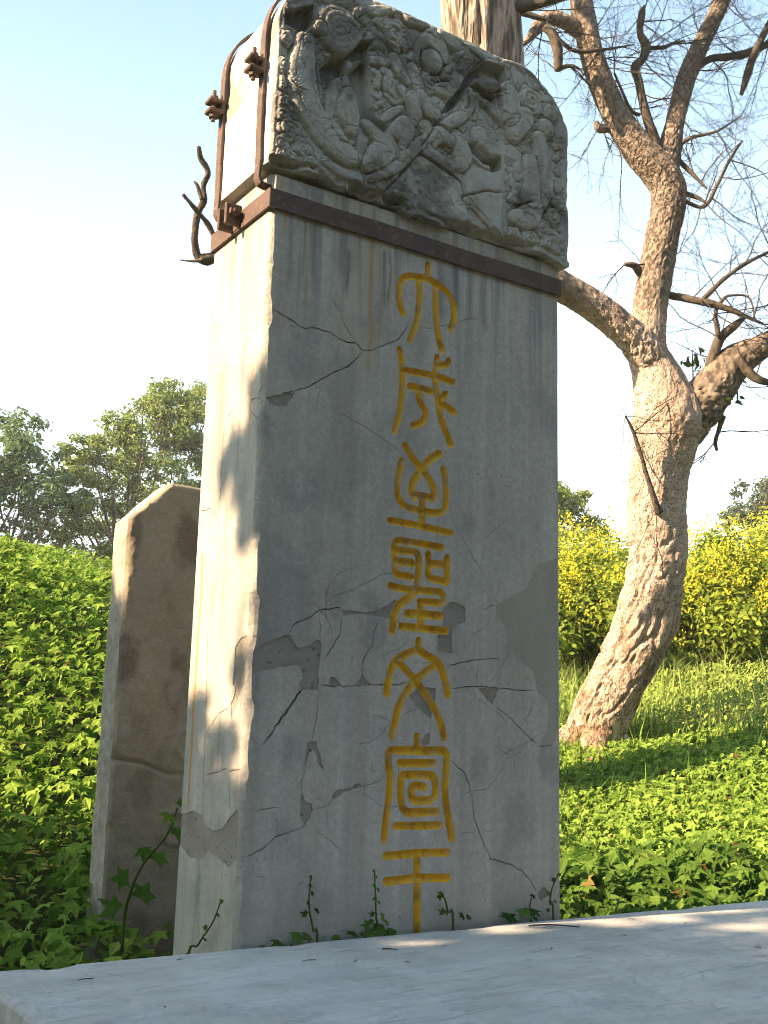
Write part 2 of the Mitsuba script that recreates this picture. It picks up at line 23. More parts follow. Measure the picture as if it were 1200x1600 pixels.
# ---------------------------------------------------------------- data traced on the stele and the trees, in metres
DATA = json.loads(r'''{"glyph":{"da":[[[0.608,3.071],[0.608,3.019]],[[0.608,3.019],[0.567,3.015],[0.529,3.008],[0.505,2.992],[0.492,2.962],[0.492,2.924],[0.498,2.893],[0.508,2.871]],[[0.608,3.019],[0.644,3.011],[0.676,3.0],[0.703,2.981],[0.72,2.952],[0.724,2.919],[0.721,2.885],[0.708,2.863]],[[0.567,3.011],[0.574,2.982],[0.577,2.95],[0.573,2.905],[0.568,2.861],[0.556,2.82],[0.54,2.782]],[[0.641,3.005],[0.643,2.967],[0.644,2.923],[0.646,2.879],[0.654,2.837],[0.664,2.801],[0.674,2.777]]],"cheng":[[[0.5,2.741],[0.508,2.708],[0.514,2.667],[0.514,2.62],[0.512,2.572],[0.505,2.519],[0.488,2.459]],[[0.517,2.673],[0.569,2.676],[0.632,2.678],[0.683,2.677],[0.723,2.672]],[[0.546,2.622],[0.583,2.623],[0.627,2.621]],[[0.58,2.599],[0.587,2.576],[0.603,2.558],[0.612,2.541],[0.604,2.516],[0.583,2.499],[0.56,2.49]],[[0.656,2.746],[0.65,2.706],[0.649,2.663],[0.655,2.621],[0.662,2.585],[0.673,2.539],[0.693,2.495],[0.718,2.451]],[[0.656,2.718],[0.682,2.724],[0.698,2.733],[0.703,2.745]],[[0.672,2.595],[0.681,2.61],[0.692,2.624]],[[0.675,2.587],[0.697,2.581],[0.727,2.567]]],"zhi":[[[0.518,2.363],[0.511,2.328],[0.504,2.287],[0.505,2.257],[0.512,2.236],[0.525,2.22],[0.555,2.211],[0.594,2.208],[0.636,2.206],[0.676,2.211],[0.695,2.223],[0.7,2.249],[0.699,2.294],[0.695,2.335],[0.688,2.361]],[[0.532,2.416],[0.553,2.389],[0.578,2.366],[0.601,2.346],[0.63,2.32],[0.648,2.292],[0.65,2.267],[0.646,2.254]],[[0.67,2.411],[0.641,2.393],[0.62,2.372],[0.601,2.346],[0.576,2.317],[0.562,2.285],[0.563,2.26],[0.572,2.249]],[[0.569,2.258],[0.605,2.257],[0.646,2.257]],[[0.605,2.253],[0.604,2.208],[0.604,2.163]],[[0.479,2.159],[0.548,2.158],[0.607,2.156],[0.668,2.151],[0.725,2.147]]],"sheng":[[[0.685,2.095],[0.626,2.097],[0.566,2.098],[0.513,2.097],[0.499,2.085],[0.5,2.043],[0.503,2.009],[0.512,1.988],[0.566,1.985]],[[0.507,2.065],[0.549,2.066],[0.583,2.066],[0.595,2.051],[0.595,2.019],[0.593,1.983],[0.59,1.949]],[[0.508,2.029],[0.567,2.031]],[[0.633,2.067],[0.634,2.032],[0.635,1.997],[0.646,1.988],[0.678,1.986],[0.709,1.982],[0.708,2.025],[0.709,2.063]],[[0.634,2.035],[0.708,2.039]],[[0.487,1.95],[0.511,1.946],[0.558,1.943],[0.6,1.945],[0.648,1.946],[0.682,1.946],[0.697,1.936],[0.696,1.919],[0.682,1.911],[0.649,1.91],[0.603,1.908]],[[0.605,1.905],[0.607,1.827]],[[0.553,1.866],[0.601,1.868],[0.686,1.868]],[[0.532,1.824],[0.591,1.823],[0.709,1.821]],[[0.579,1.933],[0.558,1.916],[0.524,1.894],[0.506,1.863],[0.501,1.829],[0.498,1.806]]],"wen":[[[0.601,1.783],[0.601,1.756]],[[0.601,1.754],[0.569,1.742],[0.529,1.725],[0.507,1.705],[0.494,1.671],[0.486,1.638],[0.484,1.612]],[[0.601,1.754],[0.635,1.736],[0.671,1.721],[0.693,1.696],[0.709,1.657],[0.72,1.617]],[[0.517,1.713],[0.553,1.689],[0.592,1.655],[0.625,1.62],[0.662,1.578],[0.693,1.526],[0.708,1.481]],[[0.674,1.707],[0.636,1.688],[0.592,1.655],[0.561,1.622],[0.533,1.579],[0.519,1.531],[0.508,1.482]]],"xuan":[[[0.602,1.481],[0.603,1.441]],[[0.603,1.438],[0.554,1.438],[0.509,1.437],[0.496,1.426],[0.497,1.392],[0.504,1.355],[0.503,1.319],[0.499,1.273],[0.492,1.219],[0.487,1.17]],[[0.603,1.438],[0.653,1.437],[0.704,1.438],[0.718,1.426],[0.718,1.388],[0.715,1.346],[0.716,1.298],[0.724,1.252],[0.736,1.205],[0.744,1.168]],[[0.539,1.399],[0.671,1.4]],[[0.682,1.25],[0.634,1.25],[0.579,1.249],[0.553,1.264],[0.545,1.296],[0.544,1.337],[0.549,1.36],[0.585,1.363],[0.637,1.363],[0.666,1.359],[0.676,1.336],[0.676,1.304],[0.661,1.287],[0.633,1.285],[0.598,1.286],[0.585,1.3],[0.586,1.323],[0.603,1.33],[0.632,1.327]],[[0.53,1.21],[0.697,1.208]]],"wang":[[[0.495,1.123],[0.608,1.127],[0.73,1.125]],[[0.498,1.048],[0.61,1.053],[0.73,1.048]],[[0.611,1.126],[0.615,0.969],[0.619,0.796]],[[0.505,0.811],[0.737,0.799]]]},"crk":[[2.2,[[0.014,2.768],[0.03,2.769],[0.09,2.751],[0.117,2.736],[0.143,2.731],[0.156,2.742],[0.203,2.742],[0.234,2.741],[0.265,2.727],[0.3,2.722],[0.335,2.727],[0.353,2.705],[0.399,2.719],[0.442,2.747],[0.496,2.772],[0.51,2.797],[0.531,2.831]]],[2.2,[[-0.002,2.48],[0.045,2.488],[0.101,2.519],[0.165,2.547],[0.21,2.58],[0.256,2.614],[0.303,2.642],[0.343,2.685],[0.353,2.702]]],[1.1,[[0.232,2.863],[0.269,2.809],[0.306,2.748],[0.331,2.726]]],[1.1,[[0.269,2.709],[0.262,2.677],[0.265,2.646]]],[1.1,[[0.332,2.66],[0.33,2.629],[0.329,2.598]]],[1.1,[[0.205,2.552],[0.19,2.504],[0.204,2.482]]],[1.1,[[0.261,2.493],[0.345,2.459],[0.394,2.447],[0.445,2.422],[0.503,2.4]]],[1.2,[[0.584,2.837],[0.628,2.845],[0.679,2.867],[0.737,2.889],[0.783,2.914],[0.837,2.929]]],[1.3,[[0.724,2.201],[0.75,2.163],[0.789,2.115],[0.828,2.068],[0.871,2.01]]],[1.3,[[0.657,1.535],[0.655,1.502],[0.635,1.463]]],[2.0,[[0.13,1.773],[0.141,1.799],[0.173,1.815],[0.206,1.832],[0.23,1.852],[0.298,1.865],[0.311,1.855]]],[2.0,[[0.312,1.841],[0.305,1.778],[0.285,1.747],[0.253,1.702]]],[2.0,[[0.444,1.84],[0.432,1.801],[0.424,1.756],[0.395,1.717],[0.39,1.672]]],[2.0,[[0.24,1.626],[0.333,1.626],[0.367,1.631],[0.473,1.638],[0.518,1.638],[0.563,1.651]]],[2.0,[[0.201,1.213],[0.154,1.2],[0.116,1.191],[0.071,1.156],[0.005,1.13]]],[4.0,[[0.183,1.613],[0.16,1.584],[0.13,1.541],[0.093,1.492],[0.06,1.447]]],[1.2,[[0.235,1.846],[0.235,1.809],[0.238,1.762]]],[1.2,[[0.06,1.447],[0.032,1.456],[0.0,1.479]]],[1.2,[[0.237,1.608],[0.235,1.551],[0.229,1.495],[0.218,1.459]]],[1.2,[[0.201,1.39],[0.195,1.349],[0.193,1.308]]],[1.2,[[0.235,1.263],[0.288,1.276],[0.3,1.293]]],[1.2,[[0.404,1.327],[0.447,1.341],[0.482,1.352]]],[1.2,[[0.123,1.271],[0.073,1.269],[0.047,1.259]]],[1.2,[[0.112,1.255],[0.117,1.201]]],[1.2,[[0.28,1.272],[0.286,1.221]]],[1.2,[[0.271,1.376],[0.277,1.348]]],[1.8,[[0.712,1.704],[0.785,1.727],[0.845,1.736],[0.906,1.742],[0.932,1.747]]],[1.8,[[0.733,1.636],[0.816,1.647],[0.917,1.647],[1.0,1.643],[1.085,1.646]]],[1.8,[[0.907,1.592],[0.98,1.55],[1.053,1.497],[1.117,1.456],[1.171,1.467]]],[1.8,[[0.732,1.411],[0.795,1.37],[0.816,1.325],[0.826,1.272],[0.836,1.227],[0.852,1.189],[0.882,1.136],[0.904,1.098],[0.972,1.084],[1.033,1.059],[1.075,1.015],[1.101,0.984]]],[1.1,[[0.845,1.735],[0.84,1.695],[0.836,1.648]]],[1.1,[[0.947,1.732],[0.932,1.66]]],[1.1,[[1.069,1.719],[1.058,1.673]]],[1.1,[[1.096,1.626],[1.074,1.577],[1.042,1.528]]],[1.1,[[1.154,1.096],[1.197,1.079]]],[1.1,[[1.159,0.98],[1.18,0.995],[1.196,1.009]]],[1.1,[[0.92,1.928],[0.904,1.96],[0.893,1.971]]]],"pat":[[[0.014,2.481],[0.101,2.517],[0.115,2.525],[0.109,2.506],[0.09,2.473],[0.059,2.459],[0.03,2.465]],[[-0.036,1.712],[0.01,1.714],[0.056,1.743],[0.13,1.773],[0.145,1.752],[0.169,1.729],[0.218,1.754],[0.238,1.762],[0.243,1.744],[0.239,1.694],[0.239,1.615],[0.183,1.609],[0.174,1.619],[0.181,1.648],[0.172,1.679],[0.155,1.682],[0.099,1.672],[0.044,1.662],[0.01,1.654],[-0.004,1.619],[-0.03,1.614]],[[0.311,1.858],[0.394,1.858],[0.438,1.866],[0.465,1.879],[0.51,1.91],[0.52,1.876],[0.484,1.846],[0.43,1.848],[0.377,1.849],[0.316,1.839]],[[0.389,1.672],[0.41,1.644],[0.424,1.634],[0.363,1.632],[0.38,1.646]],[[0.276,1.652],[0.298,1.65],[0.32,1.628],[0.275,1.626]],[[0.205,1.458],[0.235,1.461],[0.241,1.442],[0.262,1.404],[0.271,1.375],[0.25,1.387],[0.239,1.425],[0.228,1.437],[0.216,1.423],[0.2,1.388]],[[0.193,1.311],[0.208,1.287],[0.23,1.28],[0.237,1.263],[0.228,1.239],[0.21,1.226],[0.205,1.211],[0.195,1.24],[0.19,1.274]],[[0.298,1.291],[0.299,1.31],[0.311,1.32],[0.361,1.327],[0.391,1.339],[0.406,1.327],[0.362,1.319],[0.337,1.312],[0.32,1.298]],[[0.694,1.882],[0.722,1.92],[0.757,1.917],[0.787,1.901],[0.791,1.858],[0.739,1.83],[0.734,1.799],[0.737,1.752],[0.677,1.748],[0.676,1.81],[0.699,1.843]],[[0.841,1.642],[0.925,1.647],[0.909,1.589],[0.882,1.606]],[[1.099,0.982],[1.132,0.999],[1.161,0.98],[1.116,0.958]],[[0.567,1.608],[0.607,1.634],[0.673,1.636],[0.668,1.598],[0.658,1.576],[0.657,1.534],[0.621,1.558],[0.591,1.581]],[[0.614,1.463],[0.634,1.489],[0.652,1.495],[0.65,1.468],[0.635,1.445],[0.624,1.444]]],"big":[[0.92,1.924],[0.998,1.964],[1.052,1.994],[1.074,2.034],[1.107,2.083],[1.206,2.119],[1.202,1.516],[1.171,1.467],[1.117,1.46],[1.15,1.531],[1.15,1.612],[1.101,1.641],[1.087,1.707],[1.058,1.724],[1.005,1.752],[0.987,1.783],[0.957,1.854],[0.915,1.9]],"lpat":[[[0.451,1.218],[0.316,1.239],[0.249,1.229],[0.236,1.208],[0.18,1.191],[0.111,1.204],[0.081,1.235],[0.026,1.266],[-0.001,1.276],[-0.009,1.138],[0.065,1.102],[0.136,1.123],[0.199,1.131],[0.24,1.105],[0.334,1.102],[0.376,1.12],[0.437,1.133]],[[-0.0,1.76],[0.058,1.756],[0.089,1.727],[0.091,1.674],[0.094,1.622],[0.075,1.607],[0.103,1.555],[0.09,1.516],[0.065,1.555],[0.044,1.591],[0.025,1.613],[-0.016,1.62]]],"lcr":[[1.6,[[0.272,1.462],[0.23,1.501],[0.18,1.536],[0.12,1.547],[0.083,1.607]]],[1.6,[[0.256,1.349],[0.167,1.364],[0.116,1.377],[0.081,1.372],[0.006,1.376]]],[1.6,[[0.299,1.801],[0.283,1.681],[0.275,1.555],[0.272,1.462],[0.265,1.348],[0.258,1.228]]],[1.6,[[0.259,1.103],[0.248,1.002],[0.235,0.832]]],[1.6,[[0.088,1.364],[0.076,1.264]]],[1.6,[[-0.003,2.48],[0.059,2.491],[0.078,2.48],[0.06,2.444],[0.01,2.41]]],[1.6,[[0.188,2.513],[0.199,2.489],[0.248,2.467],[0.261,2.39],[0.255,2.224],[0.28,2.131]]],[1.6,[[0.355,2.525],[0.375,2.44]]],[1.6,[[0.42,2.191],[0.325,2.183],[0.259,2.14],[0.235,2.073]]]],"tubes":[[[0.073,3.689,0.034],[0.071,3.64,0.043],[0.067,3.563,0.053],[0.09,3.477,0.052],[0.14,3.414,0.053],[0.208,3.366,0.051]],[[0.207,3.369,0.051],[0.244,3.343,0.039],[0.27,3.342,0.029]],[[0.327,3.332,0.027],[0.373,3.38,0.045],[0.393,3.431,0.046],[0.365,3.465,0.04],[0.322,3.48,0.025]],[[0.246,3.562,0.025],[0.248,3.499,0.04],[0.261,3.441,0.025]],[[0.165,3.537,0.01],[0.178,3.46,0.014],[0.216,3.416,0.017]],[[1.079,3.678,0.035],[1.096,3.593,0.04],[1.106,3.513,0.041],[1.085,3.429,0.034]],[[1.072,3.424,0.036],[1.019,3.348,0.045],[0.96,3.329,0.03]],[[1.032,3.573,0.034],[1.045,3.494,0.037],[1.032,3.423,0.036]],[[0.952,3.657,0.036],[0.971,3.703,0.049],[1.005,3.743,0.044]],[[0.797,3.594,0.041],[0.842,3.571,0.036],[0.861,3.55,0.027]],[[0.767,3.508,0.01],[0.805,3.488,0.011],[0.836,3.488,0.011]],[[0.786,3.525,0.008],[0.824,3.505,0.007],[0.855,3.51,0.007]],[[0.637,3.582,0.019],[0.691,3.628,0.024],[0.728,3.662,0.02]],[[0.693,3.542,0.033],[0.718,3.503,0.043],[0.712,3.453,0.023]],[[0.573,3.497,0.028],[0.614,3.542,0.033],[0.656,3.53,0.022]],[[0.556,3.465,0.022],[0.604,3.45,0.026],[0.664,3.438,0.023]],[[0.783,3.748,0.021],[0.847,3.732,0.024],[0.906,3.686,0.021]],[[0.924,3.827,0.037],[0.938,3.765,0.049],[0.925,3.704,0.024]],[[0.72,3.752,0.011],[0.733,3.713,0.013],[0.703,3.664,0.009]],[[0.751,3.763,0.011],[0.764,3.714,0.013],[0.746,3.658,0.009]],[[0.777,3.745,0.011],[0.783,3.698,0.011],[0.771,3.656,0.009]],[[0.769,3.814,0.03],[0.827,3.819,0.035],[0.872,3.83,0.018]],[[0.553,3.857,0.034],[0.564,3.905,0.023],[0.566,3.944,0.004]],[[0.607,3.873,0.023],[0.594,3.911,0.016],[0.575,3.942,0.005]],[[0.632,3.839,0.021],[0.625,3.891,0.017],[0.6,3.93,0.005]],[[0.513,3.793,0.016],[0.518,3.849,0.014],[0.54,3.906,0.005]],[[0.618,3.932,0.023],[0.668,3.924,0.035],[0.698,3.942,0.018]],[[0.73,3.943,0.016],[0.781,3.93,0.019],[0.806,3.917,0.015]],[[0.645,3.8,0.016],[0.663,3.829,0.014],[0.656,3.859,0.009]],[[0.486,3.944,0.034],[0.533,3.947,0.029],[0.563,3.959,0.012]],[[0.335,3.723,0.018],[0.378,3.735,0.018],[0.4,3.743,0.013]],[[0.337,3.684,0.011],[0.358,3.672,0.016],[0.354,3.631,0.012]],[[0.379,3.7,0.014],[0.401,3.688,0.018],[0.392,3.644,0.015],[0.414,3.628,0.012]],[[0.345,3.597,0.009],[0.361,3.593,0.01],[0.371,3.612,0.008]],[[0.352,3.551,0.011],[0.372,3.578,0.013],[0.389,3.554,0.009]],[[0.374,3.51,0.01],[0.406,3.545,0.017],[0.454,3.587,0.012]],[[0.393,3.615,0.012],[0.426,3.597,0.013],[0.458,3.619,0.009]],[[0.421,3.766,0.021],[0.444,3.724,0.024],[0.478,3.697,0.016]],[[0.429,3.489,0.026],[0.477,3.53,0.036],[0.473,3.469,0.026]],[[0.256,3.862,0.016],[0.292,3.897,0.018],[0.334,3.909,0.021],[0.405,3.944,0.016]],[[0.457,3.659,0.018],[0.481,3.617,0.016],[0.498,3.573,0.013]],[[0.499,3.755,0.022],[0.523,3.703,0.024],[0.53,3.665,0.021]],[[0.165,3.294,0.011],[0.226,3.276,0.019],[0.299,3.261,0.012]],[[0.339,3.288,0.014],[0.412,3.34,0.018],[0.486,3.403,0.019]],[[0.394,3.233,0.015],[0.469,3.236,0.018],[0.535,3.236,0.015]],[[0.435,3.274,0.014],[0.49,3.271,0.015],[0.534,3.265,0.013]],[[0.463,3.459,0.015],[0.475,3.428,0.015],[0.459,3.394,0.012]],[[0.515,3.267,0.022],[0.55,3.237,0.021],[0.568,3.232,0.013]],[[0.499,3.431,0.022],[0.521,3.464,0.025],[0.544,3.493,0.022]],[[0.5,3.64,0.028],[0.518,3.594,0.025],[0.508,3.553,0.016]],[[0.54,3.66,0.025],[0.571,3.618,0.028],[0.601,3.612,0.022]],[[0.616,3.714,0.026],[0.659,3.73,0.029],[0.683,3.76,0.02]],[[0.554,3.549,0.028],[0.573,3.529,0.027],[0.556,3.502,0.016]],[[0.739,3.34,0.011],[0.801,3.301,0.012],[0.851,3.268,0.012]],[[0.709,3.31,0.012],[0.752,3.276,0.013],[0.802,3.238,0.011]]],"domes":[[0.201,3.782,0.093],[0.125,3.759,0.029],[0.26,3.606,0.035],[0.839,3.852,0.036],[1.113,3.741,0.038]],"clouds":[[-0.006,3.521,0.024],[0.002,3.456,0.026],[0.007,3.405,0.03],[0.035,3.364,0.042],[0.418,3.857,0.061],[0.33,3.796,0.028],[0.458,3.842,0.032],[0.005,3.577,0.029],[0.005,3.677,0.029],[0.274,3.869,0.039],[0.368,3.887,0.037],[0.504,3.793,0.027],[0.006,3.311,0.03],[0.037,3.277,0.035],[0.085,3.321,0.034],[0.064,3.263,0.027],[0.114,3.275,0.026],[0.006,3.269,0.021],[0.715,3.89,0.044],[0.577,3.729,0.046],[0.64,3.777,0.023],[1.038,3.823,0.057],[1.134,3.812,0.036],[1.113,3.735,0.046],[0.731,3.844,0.032],[0.678,3.666,0.028],[1.14,3.389,0.036],[1.092,3.331,0.037],[1.132,3.266,0.045],[1.025,3.264,0.041],[1.167,3.453,0.03],[1.171,3.516,0.022],[1.113,3.735,0.039],[1.172,3.578,0.016],[1.161,3.632,0.017],[1.162,3.683,0.018],[0.96,3.267,0.029],[0.953,3.4,0.024]],"pearl":[0.578,3.809,0.046],"low":[[[0.233,3.635],[0.319,3.727],[0.336,3.555],[0.353,3.522],[0.311,3.492],[0.279,3.525],[0.267,3.569]],[[0.136,3.627],[0.19,3.687],[0.231,3.693],[0.233,3.635],[0.198,3.612],[0.174,3.564],[0.144,3.572]],[[0.291,3.781],[0.328,3.79],[0.314,3.725],[0.252,3.691],[0.231,3.697]],[[0.763,3.85],[0.819,3.906],[0.911,3.918],[0.924,3.872],[0.885,3.824],[0.846,3.843],[0.769,3.814],[0.732,3.757],[0.684,3.669],[0.63,3.633],[0.66,3.687]],[[0.783,3.77],[0.866,3.778],[0.86,3.742],[0.796,3.752]],[[0.0,3.775],[0.102,3.837],[0.105,3.77],[0.072,3.723],[0.003,3.728]],[[0.353,3.522],[0.402,3.49],[0.387,3.465],[0.322,3.496]],[[0.748,3.556],[0.779,3.561],[0.798,3.529],[0.849,3.513],[0.83,3.497],[0.767,3.524]],[[0.823,3.527],[0.9,3.546],[0.894,3.49],[0.856,3.478]]],"smooth":[[[0.743,3.447],[0.799,3.476],[0.849,3.47],[0.9,3.503],[0.902,3.245],[0.851,3.273],[0.776,3.325],[0.738,3.356],[0.725,3.399]]],"rough":[[[0.54,3.439],[0.707,3.404],[0.726,3.352],[0.696,3.317],[0.739,3.283],[0.789,3.229],[0.562,3.231],[0.493,3.241],[0.489,3.397]]],"ccr":[[[0.378,3.235],[0.414,3.28],[0.461,3.34],[0.503,3.403],[0.54,3.455]],[[0.539,3.47],[0.573,3.524],[0.601,3.575],[0.636,3.635],[0.66,3.676]],[[0.539,3.444],[0.622,3.419],[0.713,3.401],[0.732,3.354],[0.726,3.331]],[[0.279,3.436],[0.285,3.39],[0.287,3.333],[0.316,3.295],[0.321,3.253]],[[1.065,3.6],[1.075,3.536],[1.079,3.46],[1.089,3.385],[1.112,3.409],[1.14,3.456]],[[0.726,3.347],[0.775,3.367],[0.825,3.393],[0.875,3.403],[0.914,3.42]],[[0.927,3.381],[0.979,3.388],[1.032,3.41]],[[0.619,3.581],[0.674,3.557],[0.681,3.512],[0.657,3.478]],[[0.212,3.382],[0.243,3.383],[0.283,3.392]]],"strip":[[0.907,3.681],[0.906,3.548],[0.911,3.387],[0.908,3.242]],"lip":[[-0.062,3.225],[-0.016,3.233],[0.056,3.233],[0.167,3.255],[0.228,3.229],[0.31,3.226],[0.383,3.227],[0.469,3.222],[0.508,3.214],[0.494,3.211],[0.638,3.215],[0.789,3.219],[0.966,3.223],[1.012,3.222],[1.112,3.228],[1.173,3.222],[1.214,3.211]],"tree":{"trunk":[[[4.985,3.935,1.107,0.281],[5.012,3.887,1.236,0.26],[5.037,3.798,1.545,0.24],[5.13,3.653,1.907,0.234],[5.235,3.499,2.269,0.245],[5.284,3.383,2.63,0.24],[5.277,3.303,2.989,0.234],[5.224,3.266,3.295,0.24],[5.206,3.206,3.602,0.234],[5.216,3.139,3.859,0.26],[5.198,3.103,4.063,0.286],[5.113,3.099,4.317,0.219],[5.001,3.112,4.57,0.156],[4.976,3.068,4.825,0.141],[4.971,2.999,5.133,0.141],[4.981,2.908,5.492,0.135],[4.991,2.841,5.749,0.141],[4.934,2.831,5.952,0.146],[4.739,2.905,6.177,0.135],[4.538,2.972,6.453,0.109],[4.361,3.004,6.806,0.099],[4.255,3.001,7.111,0.094],[4.157,2.982,7.467,0.089],[4.025,2.949,7.975,0.078]]],"limb":[[[5.303,3.082,3.861,0.156],[5.4,2.957,4.121,0.187],[5.504,2.841,4.329,0.172],[5.611,2.728,4.512,0.146],[5.728,2.501,4.637,0.088],[5.794,2.302,4.782,0.071],[5.913,2.018,5.147,0.05]],[[5.128,3.077,4.369,0.156],[4.927,3.09,4.575,0.155],[4.737,3.114,4.702,0.129],[4.483,3.175,4.851,0.123],[4.25,3.219,4.943,0.117],[4.01,3.25,5.027,0.11],[3.733,3.308,5.107,0.099],[3.413,3.383,5.232,0.074]],[[4.928,2.823,6.004,0.115],[4.96,2.792,6.198,0.099],[4.989,2.749,6.446,0.079],[5.035,2.677,6.773,0.079],[5.11,2.598,7.051,0.074],[5.222,2.481,7.384,0.069],[5.282,2.423,7.612,0.069],[5.367,2.312,8.0,0.053]]],"branch":[[[4.905,2.82,6.08,0.057],[4.853,2.818,6.175,0.047],[4.731,2.82,6.447,0.036],[4.638,2.809,6.694,0.034],[4.592,2.797,6.814,0.039],[4.624,2.749,6.875,0.031],[4.625,2.713,6.97,0.039],[4.564,2.715,7.073,0.026],[4.55,2.676,7.219,0.028],[4.551,2.649,7.273,0.005]],[[4.25,3.011,7.085,0.068],[4.069,3.042,7.145,0.062],[3.903,3.078,7.139,0.051],[3.802,3.101,7.013,0.046],[3.711,3.12,6.874,0.025],[3.639,3.112,6.796,0.01]],[[3.779,2.984,6.954,0.03],[3.836,2.958,6.907,0.04],[3.881,2.949,6.819,0.043],[3.902,2.958,6.72,0.04],[3.915,2.973,6.621,0.03]],[[3.914,2.972,6.631,0.02],[3.986,2.918,6.658,0.015],[4.052,2.88,6.636,0.01],[4.088,2.868,6.587,0.005]],[[5.086,2.637,6.876,0.042],[5.152,2.626,6.947,0.032],[5.254,2.589,7.031,0.032],[5.414,2.522,7.08,0.032],[5.595,2.436,7.151,0.032],[5.791,2.325,7.287,0.027]],[[5.52,2.504,6.757,0.016],[5.542,2.449,6.931,0.032],[5.566,2.396,7.089,0.032],[5.617,2.319,7.274,0.027],[5.664,2.252,7.433,0.021]],[[5.063,2.963,5.033,0.031],[5.193,2.812,4.972,0.031],[5.365,2.637,4.893,0.026],[5.594,2.441,4.745,0.01]],[[5.252,2.732,4.972,0.021],[5.388,2.646,5.136,0.018],[5.548,2.548,5.282,0.016],[5.795,2.39,5.441,0.01]],[[5.452,2.875,4.328,0.068],[5.432,2.812,4.524,0.047],[5.44,2.741,4.67,0.041],[5.514,2.637,4.781,0.031],[5.547,2.574,4.829,0.015]],[[5.386,2.715,4.677,0.021],[5.346,2.699,4.853,0.015],[5.375,2.656,4.955,0.015],[5.422,2.616,4.998,0.01],[5.553,2.533,4.986,0.008],[5.619,2.531,4.811,0.005]],[[5.06,3.08,3.245,0.035],[5.003,3.065,3.313,0.025],[4.893,3.05,3.527,0.018],[4.776,3.034,3.764,0.015],[4.697,3.023,3.877,0.012],[4.633,3.013,3.941,0.005]],[[4.954,3.011,5.132,0.052],[4.842,3.029,5.193,0.036],[4.769,3.027,5.229,0.026],[4.685,3.043,5.223,0.015]],[[5.02,2.796,5.863,0.036],[5.073,2.73,5.824,0.021],[5.121,2.667,5.784,0.018],[5.162,2.613,5.73,0.01]],[[5.58,2.851,4.075,0.026],[5.562,2.893,3.946,0.016],[5.555,2.916,3.869,0.018],[5.573,2.921,3.798,0.01]],[[3.551,3.102,7.081,0.03],[3.771,2.975,7.014,0.02]],[[5.529,2.662,4.504,0.051],[5.638,2.568,4.34,0.036],[5.732,2.461,4.278,0.02]],[[4.609,2.952,6.337,0.026],[4.488,3.011,6.335,0.031],[4.416,3.04,6.329,0.036],[4.377,3.035,6.37,0.021]],[[3.874,2.942,6.868,0.018],[4.055,2.918,6.814,0.015],[4.266,2.848,6.87,0.013],[4.519,2.744,6.957,0.005]],[[4.703,2.863,6.458,0.016],[4.631,2.899,6.507,0.013],[4.486,2.928,6.785,0.01]],[[4.685,2.748,6.996,0.016],[4.762,2.662,6.979,0.013],[4.799,2.593,6.996,0.01],[4.858,2.512,7.003,0.006]],[[4.979,2.741,6.21,0.021],[5.05,2.64,6.272,0.016],[5.191,2.498,6.311,0.01],[5.322,2.346,6.425,0.005]],[[5.01,2.745,6.109,0.021],[5.099,2.661,5.96,0.016],[5.161,2.589,5.836,0.008]],[[5.009,2.806,5.852,0.021],[5.104,2.72,5.745,0.016],[5.181,2.63,5.709,0.015],[5.208,2.53,5.854,0.015],[5.237,2.419,6.038,0.013],[5.272,2.317,6.17,0.008]]]},"cyp":{"trunk":[[[3.44,3.193,1.303,0.33],[3.27,3.01,2.553,0.299],[3.034,2.759,4.278,0.281],[2.858,2.57,5.572,0.268],[2.78,2.499,6.089,0.259],[2.72,2.457,6.434,0.255],[2.631,2.394,6.951,0.237],[2.504,2.295,7.727,0.211],[2.355,2.17,8.675,0.176],[2.176,2.003,9.882,0.123],[2.009,1.859,10.959,0.044]]],"branch":[[[2.975,2.737,4.536,0.114],[2.487,3.034,4.513,0.079],[2.029,3.297,4.555,0.057],[1.646,3.508,4.607,0.044],[1.434,3.617,4.618,0.039],[1.337,3.66,4.593,0.037],[1.277,3.667,4.621,0.028],[1.244,3.638,4.722,0.022],[1.235,3.586,4.861,0.024],[1.251,3.529,4.949,0.021],[1.227,3.499,5.031,0.017],[1.234,3.451,5.105,0.019],[1.18,3.443,5.177,0.019],[1.156,3.426,5.207,0.017],[1.135,3.405,5.242,0.013]],[[1.7,3.324,4.538,0.039],[1.427,3.449,4.588,0.026],[1.324,3.458,4.663,0.019],[1.253,3.445,4.742,0.017],[1.2,3.432,4.776,0.015],[1.138,3.422,4.817,0.015],[1.056,3.419,4.881,0.011]],[[1.201,3.443,4.899,0.015],[1.161,3.447,4.989,0.011],[1.14,3.455,5.017,0.006]],[[1.259,3.496,4.509,0.017],[1.197,3.539,4.499,0.008],[1.129,3.582,4.505,0.004]],[[2.824,2.43,6.264,0.07],[2.891,2.307,6.343,0.048],[3.036,2.145,6.372,0.035],[3.177,1.981,6.417,0.03],[3.407,1.732,6.582,0.021]],[[2.579,2.347,7.296,0.079],[2.108,2.453,7.634,0.052],[1.709,2.494,8.047,0.034],[1.401,2.499,8.366,0.017]],[[2.493,2.282,7.813,0.079],[2.626,2.002,8.379,0.044],[2.833,1.714,8.768,0.022]]]}}''')
